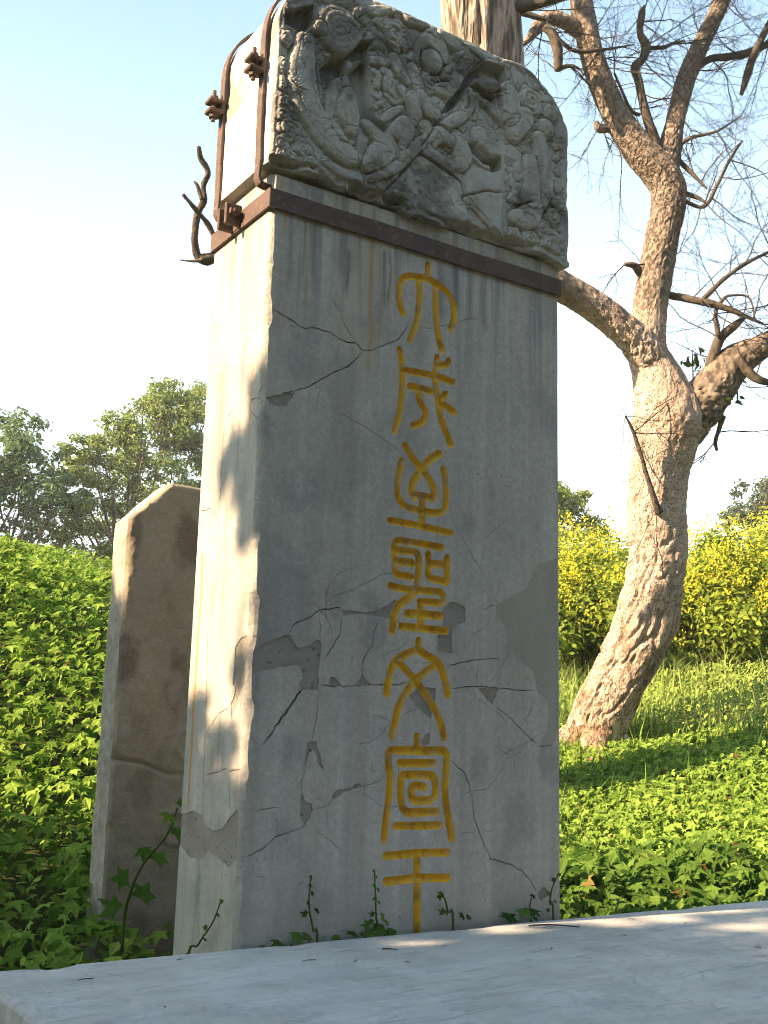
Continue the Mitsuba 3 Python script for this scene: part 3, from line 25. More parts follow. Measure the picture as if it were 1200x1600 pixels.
# ---------------------------------------------------------------- helpers
def tag(key, label=None, category=None, group=None, kind=None):
    labels[key] = {k: v for k, v in dict(label=label, category=category, group=group, kind=kind).items() if v}
def put(key, mesh, bsdf, smooth=False, color=None):
    base, n = key, 0
    while key in scene:
        n += 1; key = f'{base}_{n:03d}'
    scene[key] = mikit.ply(mesh, bsdf, smooth=smooth, color=color)
    return key
def cat(ms): return trimesh.util.concatenate(ms)
def grid_faces(n, m, wrap=False):
    i, j = np.meshgrid(np.arange(n-1), np.arange(m if wrap else m-1), indexing='ij')
    a = i*m+j; b = i*m+(j+1) % m; c = (i+1)*m+(j+1) % m; d = (i+1)*m+j
    return np.stack([a, b, c, d], -1).reshape(-1, 4)
def quads(v, f):
    f = np.asarray(f); return trimesh.Trimesh(v, np.vstack([f[:, [0, 1, 2]], f[:, [0, 2, 3]]]), process=False)
def bx(x0, x1, y0, y1, z0, z1, bev=0.0, jit=0.0, seed=0):
    if bev <= 0:
        m = trimesh.creation.box(extents=(x1-x0, y1-y0, z1-z0)); m.apply_translation(((x0+x1)/2, (y0+y1)/2, (z0+z1)/2)); return m
    p = np.array([[sx, sy, sz] for sx in (0, 1) for sy in (0, 1) for sz in (0, 1)], float)
    pts = []
    lo, hi = np.array([x0, y0, z0]), np.array([x1, y1, z1])
    for q in p:
        c = lo+(hi-lo)*q; inw = 1-2*q
        for k in range(3):
            o = inw*bev; o[k] = 0; pts.append(c+o)
    return trimesh.convex.convex_hull(np.array(pts))
def spline(P, step):
    P = np.asarray(P, float)
    if len(P) == 2:
        n = max(2, int(np.linalg.norm(P[1, :3]-P[0, :3])/step)+1); return P[0]+(P[1]-P[0])*np.linspace(0, 1, n)[:, None]
    Q = np.vstack([2*P[0]-P[1], P, 2*P[-1]-P[-2]]); Q[:, 3:] = np.maximum(Q[:, 3:], .0008)
    out = []
    for i in range(1, len(Q)-2):
        a, b, c, d = Q[i-1:i+3]
        n = max(2, int(np.linalg.norm(c[:3]-b[:3])/step)+1)
        t = np.linspace(0, 1, n, endpoint=False)[:, None]
        out.append(.5*((2*b)+(c-a)*t+(2*a-5*b+4*c-d)*t**2+(3*b-a-3*c+d)*t**3))
    out = np.vstack(out+[P[-1:]])
    if out.shape[1] > 3: out[:, 3] = np.maximum(out[:, 3], .0008)
    return out
def sweep(P, step=.04, sides=14, rough=0.0, freq=(6., 2.), seed=0, fn=None):
    """A limb: circles of the given radii along a smooth line (x, y, z, r), its surface pushed in and out by bark-like noise."""
    S = spline(P, step); c, r = S[:, :3], S[:, 3]
    t = np.gradient(c, axis=0); t /= np.linalg.norm(t, axis=1, keepdims=True)+1e-9
    u = np.cross(t[0], [0.3, .9, .1]); u /= np.linalg.norm(u); us = []
    for k in range(len(c)):
        u = u-t[k]*(u@t[k]); u /= np.linalg.norm(u); us.append(u)
    us = np.array(us); w = np.cross(t, us)
    th = np.arange(sides)*2*np.pi/sides
    s = np.concatenate([[0], np.cumsum(np.linalg.norm(np.diff(c, axis=0), axis=1))])
    nrm = np.cos(th)[None, :, None]*us[:, None]+np.sin(th)[None, :, None]*w[:, None]
    rr = np.repeat(r[:, None], sides, 1)
    if rough:
        q = np.stack(np.broadcast_arrays(np.cos(th)[None]*freq[0]*.5, np.sin(th)[None]*freq[0]*.5, s[:, None]*freq[1]), -1)
        rr = rr*(1+rough*(meshkit.fbm(q+seed*7.3, 4, seed)-.5)*2)
    if fn is not None: rr = rr*fn(s[:, None]/s[-1], th[None], nrm)
    v = (c[:, None]+nrm*rr[..., None]).reshape(-1, 3)
    f = grid_faces(len(c), sides, True)
    m = quads(v, f)
    n = len(v); v = np.vstack([v, c[:1]-t[:1]*r[0]*.3, c[-1:]+t[-1:]*r[-1]*.5])
    j = np.arange(sides); e = (len(c)-1)*sides
    cap = np.vstack([np.stack([(j+1) % sides, j, np.full(sides, n)], 1), np.stack([e+j, e+(j+1) % sides, np.full(sides, n+1)], 1)])
    return trimesh.Trimesh(v, np.vstack([m.faces, cap]), process=False)
# ---------------------------------------------------------------- materials
def streaks(u, z, table):
    """Vertical run-down stains (place, top, bottom, half width, strength, colour index) -> masks summed per colour."""
    out = [mi.Float(0), mi.Float(0), mi.Float(0)]
    for (c, top, bot, w, s, k) in table:
        wob = (noise(z*9, c*31)-.5)*w*1.6
        d = dr.abs(u-c+wob)/w
        m = dr.exp(-d*d)*smoothstep(bot, bot+.35*(top-bot), z)*smoothstep(top+.01, top-.02, z)*s*(.55+.45*noise(u*400, z*14))
        out[k] = dr.minimum(out[k]+m, 1)
    return out
FRONT_STREAKS = [(.383, 3.2, 2.52, .009, .95, 0), (.416, 3.1, 2.6, .005, .6, 0), (.455, 3.1, 2.75, .005, .4, 0), (.291, 3.04, 2.86, .009, .9, 1), (.43, 3.08, 2.84, .010, .95, 1), (.452, 3.08, 2.86, .006, .8, 1),
    (.49, 3.1, 2.9, .014, .35, 1), (.655, 3.1, 2.84, .014, .7, 1), (.736, 3.1, 2.9, .011, .9, 1), (.79, 3.09, 2.88, .007, .5, 1), (.85, 3.1, 2.85, .012, .75, 1), (.89, 3.1, 2.9, .006, .5, 1), (.054, 3.11, 3.0, .006, .7, 0), (.075, 3.11, 2.8, .009, .5, 1), (.135, 3.11, 2.7, .006, .4, 0),
    (.165, 3.1, 2.85, .008, .4, 1), (.56, 3.2, 3.09, .012, .9, 0), (.59, 3.2, 3.1, .01, .8, 0), (.64, 3.2, 3.1, .016, .7, 1), (.70, 3.2, 3.1, .014, .6, 0), (.04, 3.22, 3.16, .012, .6, 0), (.93, 3.2, 3.1, .014, .5, 0), (1.0, 3.1, 2.7, .010, .35, 0), (1.07, 3.1, 2.8, .016, .3, 1), (1.15, 3.1, 2.6, .008, .3, 0)]
LEFT_STREAKS = [(.366, 2.05, 1.10, .0075, 1.6, 0), (.370, 1.8, 1.15, .0045, 1.4, 0), (.07, 2.62, 2.25, .010, .7, 0), (.14, 2.7, 2.2, .012, .7, 1), (.30, 2.65, 2.3, .02, .6, 1), (.2, 2.2, 1.7, .014, .5, 1), (.17, 1.6, 1.3, .008, .5, 1), (.21, 1.45, 1.25, .006, .5, 0),
    (.03, 1.4, 1.2, .006, .5, 0), (.06, 3.2, 2.9, .01, .4, 0), (.25, 2.1, 1.5, .02, .35, 1), (.33, 1.9, 1.3, .01, .3, 1), (.1, 1.2, .85, .008, .4, 0), (.27, 1.2, .85, .012, .5, 1)]
def marble_color(p, n, uv):
    side = n.x < -.6
    u = dr.select(side, p.y, p.x)
    base = mix((.355, .325, .288), (.43, .397, .352), fbm(p.x*5, p.y*5, p.z*4, 4))
    st = fbm(u*28, p.z*.9, 3.0, 4)                                  # long vertical wash marks
    base = base*(.80+.40*st)
    fine = noise(u*160, p.z*160, p.y*50)
    base = base*(.90+.20*fine)*(.95+.10*noise(u*60, p.z*60, 8.0))
    blot = smoothstep(.56, .75, fbm(u*7+4, p.z*5, 9.0, 4))
    base = mix(base, base*mi.Color3f(.80, .81, .84), blot)
    vein = smoothstep(.035, .0, dr.abs(fbm(u*3.1+9, p.z*1.7, p.y*2+2, 5)-.5))
    base = mix(base, base*mi.Color3f(.85, .87, .92), vein*.5)
    top = smoothstep(2.5, 3.15, p.z)
    dirt = smoothstep(.50, .66, fbm(u*44, p.z*1.6, 5.0, 3))*top
    base = mix(base, mi.Color3f(.17, .16, .155), dirt*.6)
    yel = smoothstep(.54, .70, fbm(u*20+3, p.z*.8, 7.0, 3))*(.25+.5*top)
    base = mix(base, mi.Color3f(.42, .33, .21), yel*dr.select(side, .16, .42))
    low = smoothstep(1.25, .85, p.z)*(.4+.6*noise(u*14, p.z*9))
    base = mix(base, mi.Color3f(.27, .30, .26), low*.45)
    speck = smoothstep(.86, .93, noise(u*85, p.z*85, 2.0))*smoothstep(.5, .7, noise(u*9, p.z*9, 4.0))
    base = mix(base, mi.Color3f(.18, .175, .16), speck*.45)
    a, b = streaks(p.x, p.z, FRONT_STREAKS), streaks(p.y, p.z, LEFT_STREAKS)
    ru, dk = dr.select(side, b[0], a[0]), dr.select(side, b[1], a[1])
    base = mix(base, mi.Color3f(.085, .082, .085), dk*.85)
    base = mix(base, mi.Color3f(.40, .20, .05), ru*.85)
    return base
def marble_bump(p, n, uv): return .0012*fbm(p.x*60, p.y*60, p.z*40, 4)+.004*fbm(p.x*9, p.y*9, p.z*7, 3)
def bumped(color, bump, rough, spec=.3, eps=1e-3, **k):
    b = {'type': 'principled', 'base_color': color if isinstance(color, dict) else {'type': 'rgb', 'value': list(color)}, 'roughness': rough, 'specular': spec, **k}
    if bump is not None: b = {'type': 'bumpmap', 'arbitrary': proc(bump, eps), 'scale': 1.0, 'bsdf': b}
    return {'type': 'twosided', 'bsdf': b}
scene['marble'] = bumped(proc(marble_color), marble_bump, .62)
def cap_color(p, n, uv):
    a = fbm(p.x*6, p.y*6, p.z*6, 4)
    c = mix((.29, .272, .245), (.47, .445, .41), a)
    c = mix(c, mi.Color3f(.13, .12, .11), smoothstep(.46, .60, fbm(p.x*5+5, p.y*5, p.z*5, 5))*.8)
    c = mix(c, mi.Color3f(.20, .17, .14), smoothstep(.55, .66, fbm(p.x*13, p.y*13, p.z*4+2, 4))*.5)
    c = c*(.85+.3*noise(p.x*140, p.y*140, p.z*140))
    lich = smoothstep(.60, .70, fbm(p.x*25, p.y*25, p.z*25+8, 3))
    c = mix(c, mi.Color3f(.47, .45, .40), lich*.4)
    side = smoothstep(-.5, -.8, n.x)
    new = mix((.60, .59, .56), (.52, .50, .46), fbm(p.y*9, p.z*9, 1.0, 3))
    zb = 3.545+.03*noise(p.y*25, 1.0)+dr.select(p.y > .16, -.02, .045)
    old = mix((.50, .46, .40), (.30, .26, .21), smoothstep(.4, .66, fbm(p.y*16, p.z*10, 2.0, 4)))
    c = mix(c, mix(new, old, smoothstep(zb-.004, zb+.004, p.z)), side)
    return c
scene['carved_stone'] = bumped(proc(cap_color), lambda p, n, uv: .0022*fbm(p.x*70, p.y*70, p.z*70, 4)+.003*fbm(p.x*22, p.y*22, p.z*22, 3), .8, .2)
def mortar_color(p, n, uv):
    c = mix((.215, .185, .155), (.305, .27, .235), fbm(p.x*14, p.y*14, p.z*14, 4))
    c = c*(.85+.3*noise(p.x*210, p.y*210, p.z*210))
    return mix(c, mi.Color3f(.10, .095, .09), smoothstep(.80, .9, noise(p.x*60, p.y*60, p.z*60))*.6)
scene['mortar'] = bumped(proc(mortar_color), lambda p, n, uv: .003*fbm(p.x*80, p.y*80, p.z*80, 4), .9, .15)
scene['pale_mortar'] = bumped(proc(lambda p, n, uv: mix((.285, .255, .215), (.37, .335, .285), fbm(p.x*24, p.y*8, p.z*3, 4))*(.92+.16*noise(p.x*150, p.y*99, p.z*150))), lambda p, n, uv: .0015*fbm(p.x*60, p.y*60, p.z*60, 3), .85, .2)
def gold_color(p, n, uv):
    c = mix((.58, .30, .012), (.72, .42, .02), fbm(p.x*30, p.z*30, 1.0, 3))
    c = mix(c, mi.Color3f(.33, .15, .02), smoothstep(.55, .75, fbm(p.x*45, p.z*20, 4.0, 3))*.55)
    return mix(c, mi.Color3f(.36, .33, .27), smoothstep(.60, .68, fbm(p.x*60, p.z*42, 3.0, 4))*.35)
scene['ochre_paint'] = bumped(proc(gold_color), lambda p, n, uv: .0012*fbm(p.x*120, p.y*120, p.z*120, 3), .5, .35)
def iron_color(p, n, uv):
    c = mix((.060, .043, .040), (.135, .085, .068), fbm(p.x*22, p.y*22, p.z*22, 4))
    return mix(c, mi.Color3f(.23, .13, .085), smoothstep(.62, .74, fbm(p.x*50, p.y*50, p.z*50, 3))*.5)
scene['rusty_iron'] = bumped(proc(iron_color), lambda p, n, uv: .0015*fbm(p.x*90, p.y*90, p.z*90, 3), .75, .3)
def old_color(p, n, uv):
    c = mix((.27, .22, .165), (.40, .335, .255), fbm(p.x*5, p.y*5, p.z*3, 4))
    c = mix(c, mi.Color3f(.12, .085, .06), smoothstep(.5, .72, fbm(p.x*9+3, p.y*9, p.z*4, 4))*.6)
    c = mix(c, mi.Color3f(.36, .30, .20), smoothstep(.55, .7, fbm(p.x*16, p.y*16, p.z*1.4, 3))*.35)
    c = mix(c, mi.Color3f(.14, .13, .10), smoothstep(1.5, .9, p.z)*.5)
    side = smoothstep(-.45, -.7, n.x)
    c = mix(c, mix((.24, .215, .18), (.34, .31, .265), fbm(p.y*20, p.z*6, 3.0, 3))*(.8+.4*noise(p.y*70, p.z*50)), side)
    return c*(.86+.28*noise(p.x*120, p.y*120, p.z*120))
scene['old_stone'] = bumped(proc(old_color), lambda p, n, uv: .003*fbm(p.x*50, p.y*50, p.z*50, 4)+.006*fbm(p.x*12, p.y*12, p.z*9, 3), .88, .15)
def slab_color(p, n, uv):
    c = mix((.70, .62, .52), (.82, .74, .63), fbm(p.x*2.6, p.y*4, p.z*4, 4))
    c = c*(.84+.32*fbm(p.x*9, p.y*60, 3.0, 4))*(.93+.14*noise(p.x*240, p.y*240, 1.0))
    c = mix(c, mi.Color3f(.33, .31, .28), smoothstep(.54, .70, fbm(p.x*7-3, p.y*30, 9.0, 4))*.5)
    a = p.x*.985+p.y*.17; b = p.y*.985-p.x*.17
    sc = smoothstep(.70, .77, noise(a*9, b*120, 5.0))*smoothstep(.55, .75, noise(a*7, b*9, 8.0))
    c = mix(c, mi.Color3f(.17, .165, .16), sc*.75)
    line = smoothstep(.004, .001, dr.abs(p.y+.40+.02*noise(p.x*6, 2.0)-.035*p.x))*smoothstep(.35, .6, noise(p.x*11, 7.0))*smoothstep(.9, .5, p.x)
    c = mix(c, mi.Color3f(.22, .21, .20), line*.75)
    sp = smoothstep(.84, .9, noise(p.x*60, p.y*60, 2.0))*smoothstep(.45, .7, noise(p.x*5, p.y*5, 3.0))
    c = mix(c, mi.Color3f(.20, .19, .18), sp*.8)
    c = mix(c, mi.Color3f(.40, .37, .32), smoothstep(.5, .7, fbm(p.x*5, p.y*9, 6.0, 4))*.35)
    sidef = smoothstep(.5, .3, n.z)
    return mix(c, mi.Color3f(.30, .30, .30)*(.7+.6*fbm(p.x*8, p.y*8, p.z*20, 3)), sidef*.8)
scene['slab_stone'] = bumped(proc(slab_color), lambda p, n, uv: .0030*fbm(p.x*40, p.y*90, p.z*60, 4)-.003*smoothstep(.74, .84, noise(p.x*90, p.y*90, 4.0))+.006*fbm(p.x*6, p.y*8, p.z*8, 3), .7, .25)
def bark_color(p, n, uv):
    c = mix((.47, .345, .28), (.68, .535, .455), fbm(p.x*7, p.y*7, p.z*4, 4))
    c = c*(.82+.36*fbm(p.x*34, p.y*34, p.z*14, 3))
    rough_ = smoothstep(2.9, 1.9, p.z+.5*fbm(p.x*4, p.y*4, p.z*2, 2))
    patch = smoothstep(.42, .58, fbm(p.x*10+3, p.y*10, p.z*2.2, 5))
    brown = mix((.22, .145, .105), (.46, .325, .25), fbm(p.x*40, p.y*40, p.z*12, 3))
    c = mix(c, brown, patch*(.42+.48*rough_))
    fleck = smoothstep(.585, .66, fbm(p.x*95+9*fbm(p.x*9, p.y*9, p.z*9, 2), p.y*95, p.z*44, 3))*smoothstep(.3, .6, fbm(p.x*6, p.y*6, p.z*3, 3))
    c = mix(c, mi.Color3f(.10, .065, .045), fleck*(.55+.35*rough_))
    fis = smoothstep(.028, .008, dr.abs(fbm(p.x*15+p.z*1.5, p.y*15, p.z*2.6, 3)-.5))
    c = mix(c, mi.Color3f(.075, .05, .036), fis*rough_*.8)
    wob = .02*fbm(p.x*14, p.y*14, p.z*14, 2)
    cr_ = dr.abs(fbm(p.x*62+wob*40, p.y*62, p.z*26, 3)-.5)
    c = mix(c, c*mi.Color3f(.30, .25, .22), smoothstep(.040, .008, cr_)*(.55+.3*rough_))
    pit = smoothstep(.64, .70, fbm(p.x*120, p.y*120, p.z*60, 2))
    c = mix(c, mi.Color3f(.07, .045, .03), pit*.75)
    c = mix(c, c*mi.Color3f(.86, .78, .72), rough_*.6)
    strip_ = smoothstep(.60, .68, fbm(p.x*17+p.z*3, p.y*17, p.z*2.0, 3))*rough_
    c = mix(c, mi.Color3f(.56, .45, .35), strip_*.8)
    up = smoothstep(4.75, 5.2, p.z+.3*noise(p.x*5, p.z*5))
    grey = mix((.09, .07, .058), (.28, .225, .18), smoothstep(.3, .7, fbm(p.x*48, p.y*48, p.z*26, 2)))
    return mix(c, grey, up*.8)
def bark_bump(p, n, uv):
    rough_ = smoothstep(2.9, 1.9, p.z)
    up = smoothstep(4.75, 5.2, p.z)
    sc_ = dr.abs(fbm(p.x*52, p.y*52, p.z*24, 3)-.5)
    return .014*fbm(p.x*34, p.y*34, p.z*12, 4)+.050*dr.minimum(dr.abs(fbm(p.x*62, p.y*62, p.z*26, 3)-.5), .08)+.030*dr.minimum(sc_, .12)+.006*smoothstep(.5, .64, fbm(p.x*75, p.y*75, p.z*36, 2))*(-1)+(.030*fbm(p.x*18+p.z*1.5, p.y*18, p.z*3.2, 4))*(.25+rough_)+.016*up*smoothstep(.3, .7, fbm(p.x*48, p.y*48, p.z*26, 2))
scene['flaky_bark'] = bumped(proc(bark_color), bark_bump, .92, .08, 2e-3)
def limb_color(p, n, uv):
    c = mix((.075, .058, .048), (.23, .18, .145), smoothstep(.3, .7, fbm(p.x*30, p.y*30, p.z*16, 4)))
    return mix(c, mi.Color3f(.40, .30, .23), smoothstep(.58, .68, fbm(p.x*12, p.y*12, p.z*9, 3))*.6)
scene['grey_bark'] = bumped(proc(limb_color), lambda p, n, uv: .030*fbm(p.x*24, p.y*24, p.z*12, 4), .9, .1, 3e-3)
scene['dark_bark'] = bumped(proc(lambda p, n, uv: mix((.055, .042, .035), (.15, .12, .095), fbm(p.x*30, p.y*30, p.z*18, 3))), lambda p, n, uv: .012*fbm(p.x*40, p.y*40, p.z*25, 3), .9, .1, 2e-3)
def cyp_bark(p, n, uv):
    st = fbm(p.x*38+p.z*1.2, p.y*38, p.z*1.6, 3)
    c = mix((.11, .08, .065), (.44, .345, .275), smoothstep(.30, .68, st))
    return c*(.8+.4*noise(p.x*130, p.y*130, p.z*20))
scene['fibrous_bark'] = bumped(proc(cyp_bark), lambda p, n, uv: .045*fbm(p.x*38+p.z*1.2, p.y*38, p.z*1.6, 3), .9, .1, 2e-3)
scene['twig_bark'] = {'type': 'twosided', 'bsdf': {'type': 'diffuse', 'reflectance': {'type': 'rgb', 'value': [.085, .068, .058]}}}
def leafmat(trans, rough=.5, spec=.35):
    return {'type': 'principledthin', 'base_color': {'type': 'mesh_attribute', 'name': 'vertex_color'}, 'roughness': rough, 'diff_trans': trans, 'spec_reflect' if False else 'eta': 1.4}
scene['vine_leaf'] = leafmat(1.0); scene['tree_leaf'] = leafmat(1.0); scene['petal'] = leafmat(.7, .7)
def soil_color(p, n, uv): return mix((.035, .045, .018), (.075, .085, .035), fbm(p.x*3, p.y*3, 1.0, 4))
scene['soil'] = {'type': 'twosided', 'bsdf': {'type': 'diffuse', 'reflectance': proc(soil_color)}}
# ---------------------------------------------------------------- ground
def along(dx, dy, ds, zs): return [(EYE[0]+dx*d, EYE[1]+dy*d, z) for d, z in zip(ds, zs)]
CTRL = [(-6, -6, 0), (0, -6, 0), (6, -6, 0), (-4, -3, 0), (4, -3, .05), (0, -3, 0), (-5, 0, .15), (-2, 0, .15), (0, 0, .15), (1.2, 0, .18), (2.4, -.2, .2), (3.5, -.8, .25), (6, -2, .5), (-2.5, 2.5, .8), (-6, 3, 1.0), (-7, 8, 2.2), (.6, 1.3, .38), (.3, .6, .25)]
CTRL += along(.2488, 1.0165, [4, 5, 6, 7, 8, 9, 11, 14, 20], [.36, .78, 1.3, 1.85, 2.3, 2.6, 2.8, 2.75, 1.5])
CTRL += along(.334, .970, [5, 6.5, 8, 9, 11, 14, 20], [.62, 1.4, 2.1, 2.3, 2.45, 2.4, 1.3])
CTRL += along(.03, 1.08, [5.5, 7, 9, 12, 16], [.9, 1.8, 2.7, 3.0, 2.4])
CTRL += along(.535, .83, [4.6, 6, 8, 10, 13, 18], [.4, .75, 1.4, 1.95, 2.2, 1.7])
CTRL += along(.70, .75, [5, 7, 9, 11, 13, 18], [.32, .68, 1.22, 1.75, 2.05, 1.9])
CTRL += along(.835, .642, [5, 6.5, 8, 9.5, 11, 13, 18], [.32, .66, 1.15, 1.62, 1.95, 2.15, 2.1])
CTRL += along(1.0, .45, [5, 7, 9, 12, 16], [.3, .75, 1.3, 1.7, 1.8])
CTRL += [(x, y, 1.2) for x, y in ((30, 10), (28, 24), (10, 30), (-8, 26), (-22, 14), (24, -6))]+[(x, y, .3) for x, y in ((-24, -6), (-10, -18), (12, -18))]
CTRL = np.array(CTRL)
_rbf = RBFInterpolator(CTRL[:, :2], CTRL[:, 2], kernel='thin_plate_spline', smoothing=.4)
def ground_z(x, y):
    x, y = np.asarray(x, float), np.asarray(y, float)
    P = np.stack([np.clip(x, -40, 45).ravel(), np.clip(y, -30, 45).ravel()], 1)
    z = _rbf(P).reshape(x.shape)
    r = np.hypot(x-3, y-4); far = np.clip((r-22)/20, 0, 1); far = far*far*(3-2*far)
    z = np.clip(z, -.1, 3.4)*(1-far)+1.0*far
    return z+.07*(meshkit.fbm(np.stack([x*.9, y*.9, x*0], -1), 3, 3)-.5)
_s = np.sinh(np.linspace(-5.6, 5.6, 261))/np.sinh(5.6)*160
gx, gy = np.meshgrid(_s+3, _s+4, indexing='ij')
gv = np.stack([gx, gy, ground_z(gx, gy)], -1).reshape(-1, 3)
put('ground', quads(gv, grid_faces(261, 261)), 'soil', True)
tag('ground', 'dark soil under the weeds', kind='structure')
# ---------------------------------------------------------------- inscribed stele
W, D, ZT = 1.2, .415, 3.22
rng = np.random.default_rng(5)
zz = np.linspace(0, ZT, 460)
def edge(seed):
    q = np.stack([zz*7, zz*0, zz*0], -1)
    e = .013+.008*(meshkit.fbm(q, 4, seed)-.3)+.0022*(meshkit.noise(q*14, seed+3)-.5)
    chip = np.clip(meshkit.noise(q*2.3, seed+9)-.72, 0, 1)*.05
    return e+chip
fx, ly = edge(1), edge(2)
def fill(s): return s if s.geom_type != 'Polygon' else MultiPolygon([s])
def crack_poly(pts, w, seed, flip=None):
    r = np.random.default_rng(seed); P = np.asarray(pts, float); L = LineString(P)
    n = max(3, int(L.length/.012)); Q = np.array([L.interpolate(t, True).coords[0] for t in np.linspace(0, 1, n)])
    Q[1:-1] += r.normal(0, .0016, (n-2, 2))
    ws = w*(.35+.9*r.random(n))*np.minimum(1, .25+np.minimum(np.arange(n), np.arange(n)[::-1])/3.)
    return unary_union([LineString([Q[i], Q[i+1]]).buffer(max(.0004, (ws[i]+ws[i+1])/4), 2) for i in range(n-1)])
def ragged(pts, seed, amp=.003):
    P = Polygon(pts).buffer(0); out = []
    for g in fill(P).geoms:
        L = g.exterior; n = max(8, int(L.length/.008)); r = np.random.default_rng(seed)
        Q = np.array([L.interpolate(t, True).coords[0] for t in np.linspace(0, 1, n, endpoint=False)])
        out.append(Polygon(Q+r.normal(0, amp*.45, Q.shape)+amp*2*(np.stack([meshkit.noise(np.c_[Q*60, Q[:, :1]*0], seed+k) for k in (0, 1)], 1)-.5)).buffer(0))
    return unary_union(out)
MPP = 3.25/1728
def smooth2(P, step=.004): return spline(np.c_[np.asarray(P), np.zeros(len(P))], step)[:, :2]
SR = .0134
glyphs = {k: unary_union([LineString(smooth2(s)).buffer(SR*(.93+.14*((i*7) % 5)/5), 6) for i, s in enumerate(v)]).buffer(.0012).buffer(-.0012).simplify(.0004) for k, v in DATA['glyph'].items()}
letters = unary_union(list(glyphs.values()))
PT = .017
front_patches = [ragged(p, 20+i).difference(letters.buffer(.0006)) for i, p in enumerate(DATA['pat'])]
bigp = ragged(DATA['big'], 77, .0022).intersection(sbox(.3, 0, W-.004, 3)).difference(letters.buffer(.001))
front_face = Polygon(list(zip(fx, zz))+[(W+.0015*(meshkit.noise(np.array([z*15, 0, 0]), 4)-.5), z) for z in zz[::-1][::4]]).buffer(0)
allp = unary_union(front_patches+[bigp]).intersection(front_face)
hr_ = np.random.default_rng(23); hair = []
for _ in range(26):                                   # hairlines running off through the broken middle
    q = np.array([hr_.uniform(.08, 1.12), hr_.uniform(1.15, 2.15)]); a_ = hr_.choice([.15, 1.45, -.5, .7])+hr_.normal(0, .25); ln = [q]
    for _ in range(hr_.integers(4, 11)):
        a_ += hr_.normal(0, .28); ln.append(ln[-1]+.032*np.array([math.cos(a_), math.sin(a_)]))
    hair.append(np.array(ln))
cracks = unary_union([crack_poly(p, w*MPP*1.05, 300+i) for i, (w, p) in enumerate(DATA['crk'])]+[crack_poly(p, .0016, 700+i) for i, p in enumerate(hair)]).intersection(front_face.buffer(-.004)).difference(allp.buffer(.0004)).difference(letters.buffer(.001))
def extr(poly, depth, place):
    ms = []
    for g in fill(poly).geoms:
        if g.geom_type != 'Polygon' or g.area < 2e-6: continue
        m = trimesh.creation.extrude_polygon(g, depth, engine='earcut')
        ms.append(place(m))
    return cat(ms) if ms else None
def to_front(y0):                                    # (x, z, depth) -> front plate, depth going into the stone
    def f(m):
        v = m.vertices; m.vertices = np.stack([v[:, 0], y0+v[:, 2], v[:, 1]], 1); m.invert(); m.fix_normals(); return m
    return f
def to_left(x0):
    def f(m):
        v = m.vertices; m.vertices = np.stack([x0+v[:, 2], v[:, 0], v[:, 1]], 1); m.fix_normals(); return m
    return f
fplate = extr(front_face.difference(unary_union([letters, allp, cracks])), PT, to_front(0))
left_face = Polygon(list(zip(ly, zz))+[(D, ZT), (D, 0)]).buffer(0)
left_patches = [ragged(p, 50+i, .0035) for i, p in enumerate(DATA['lpat'])]
lallp = unary_union(left_patches).intersection(left_face)
lcracks = unary_union([crack_poly(p, w*MPP*1.0, 500+i) for i, (w, p) in enumerate(DATA['lcr'])]).difference(lallp)
lplate = extr(left_face.difference(unary_union([lallp, lcracks])), PT, to_left(0))
rows = [np.stack([fx, zz*0, zz], 1), np.stack([fx*.55, ly*.28, zz], 1)+np.c_[rng.normal(0, .0005, (460, 2)), zz*0], np.stack([fx*.28, ly*.55, zz], 1)+np.c_[rng.normal(0, .0005, (460, 2)), zz*0], np.stack([zz*0, ly, zz], 1)]
chamfer = quads(np.stack(rows).reshape(-1, 3), grid_faces(4, 460)); 
core = cat([bx(PT-.0002, W-.003, PT-.0002, D, 0, ZT-.002)])
put('stone_stele__shaft', cat([fplate, lplate, chamfer, core]), 'marble')
tag('stone_stele', 'tall grey marble stele with gold seal script, a carved head and rusty iron straps', 'stele')
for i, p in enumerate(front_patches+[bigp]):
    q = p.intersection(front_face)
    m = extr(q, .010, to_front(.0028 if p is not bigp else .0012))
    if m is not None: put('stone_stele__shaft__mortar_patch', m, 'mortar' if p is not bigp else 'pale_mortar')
for p in left_patches: put('stone_stele__shaft__mortar_patch', extr(p.intersection(left_face), .010, to_left(.0028)), 'mortar')
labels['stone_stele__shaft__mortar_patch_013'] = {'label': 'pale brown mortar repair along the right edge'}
def groove(poly, depth=.0150):
    """The painted trough of one engraved character."""
    pts = []
    for k in np.linspace(0, .95, 6):
        b = poly.buffer(-k*SR)
        if b.is_empty: continue
        for g in fill(b).geoms:
            for ring in [g.exterior, *g.interiors]:
                n = max(6, int(ring.length/.0034)); pts += [ring.interpolate(t, True).coords[0] for t in np.linspace(0, 1, n, endpoint=False)]
    P = np.array(pts)+np.random.default_rng(1).normal(0, 1e-6, (len(pts), 2))
    d = Delaunay(P).simplices
    c = P[d].mean(1); e = np.abs(np.cross(P[d[:, 1]]-P[d[:, 0]], P[d[:, 2]]-P[d[:, 0]]))
    d = d[shapely.contains_xy(poly.buffer(.0002), c[:, 0], c[:, 1]) & (e > 1e-9)]
    t = np.clip(shapely.distance(shapely.points(P), poly.boundary)/SR, 0, 1)
    y = depth*(.35*np.sqrt(1-(1-t)**2)+.65*t**.8)*(.9+.2*meshkit.noise(np.c_[P*120, P[:, :1]*0], 2))
    return trimesh.Trimesh(np.stack([P[:, 0], np.maximum(y, .0002), P[:, 1]], 1), d, process=False)
names = ['great', 'accomplished', 'supreme', 'sage', 'literature', 'proclaimed', 'king']
order = ['first', 'second', 'third', 'fourth', 'fifth', 'sixth', 'seventh']
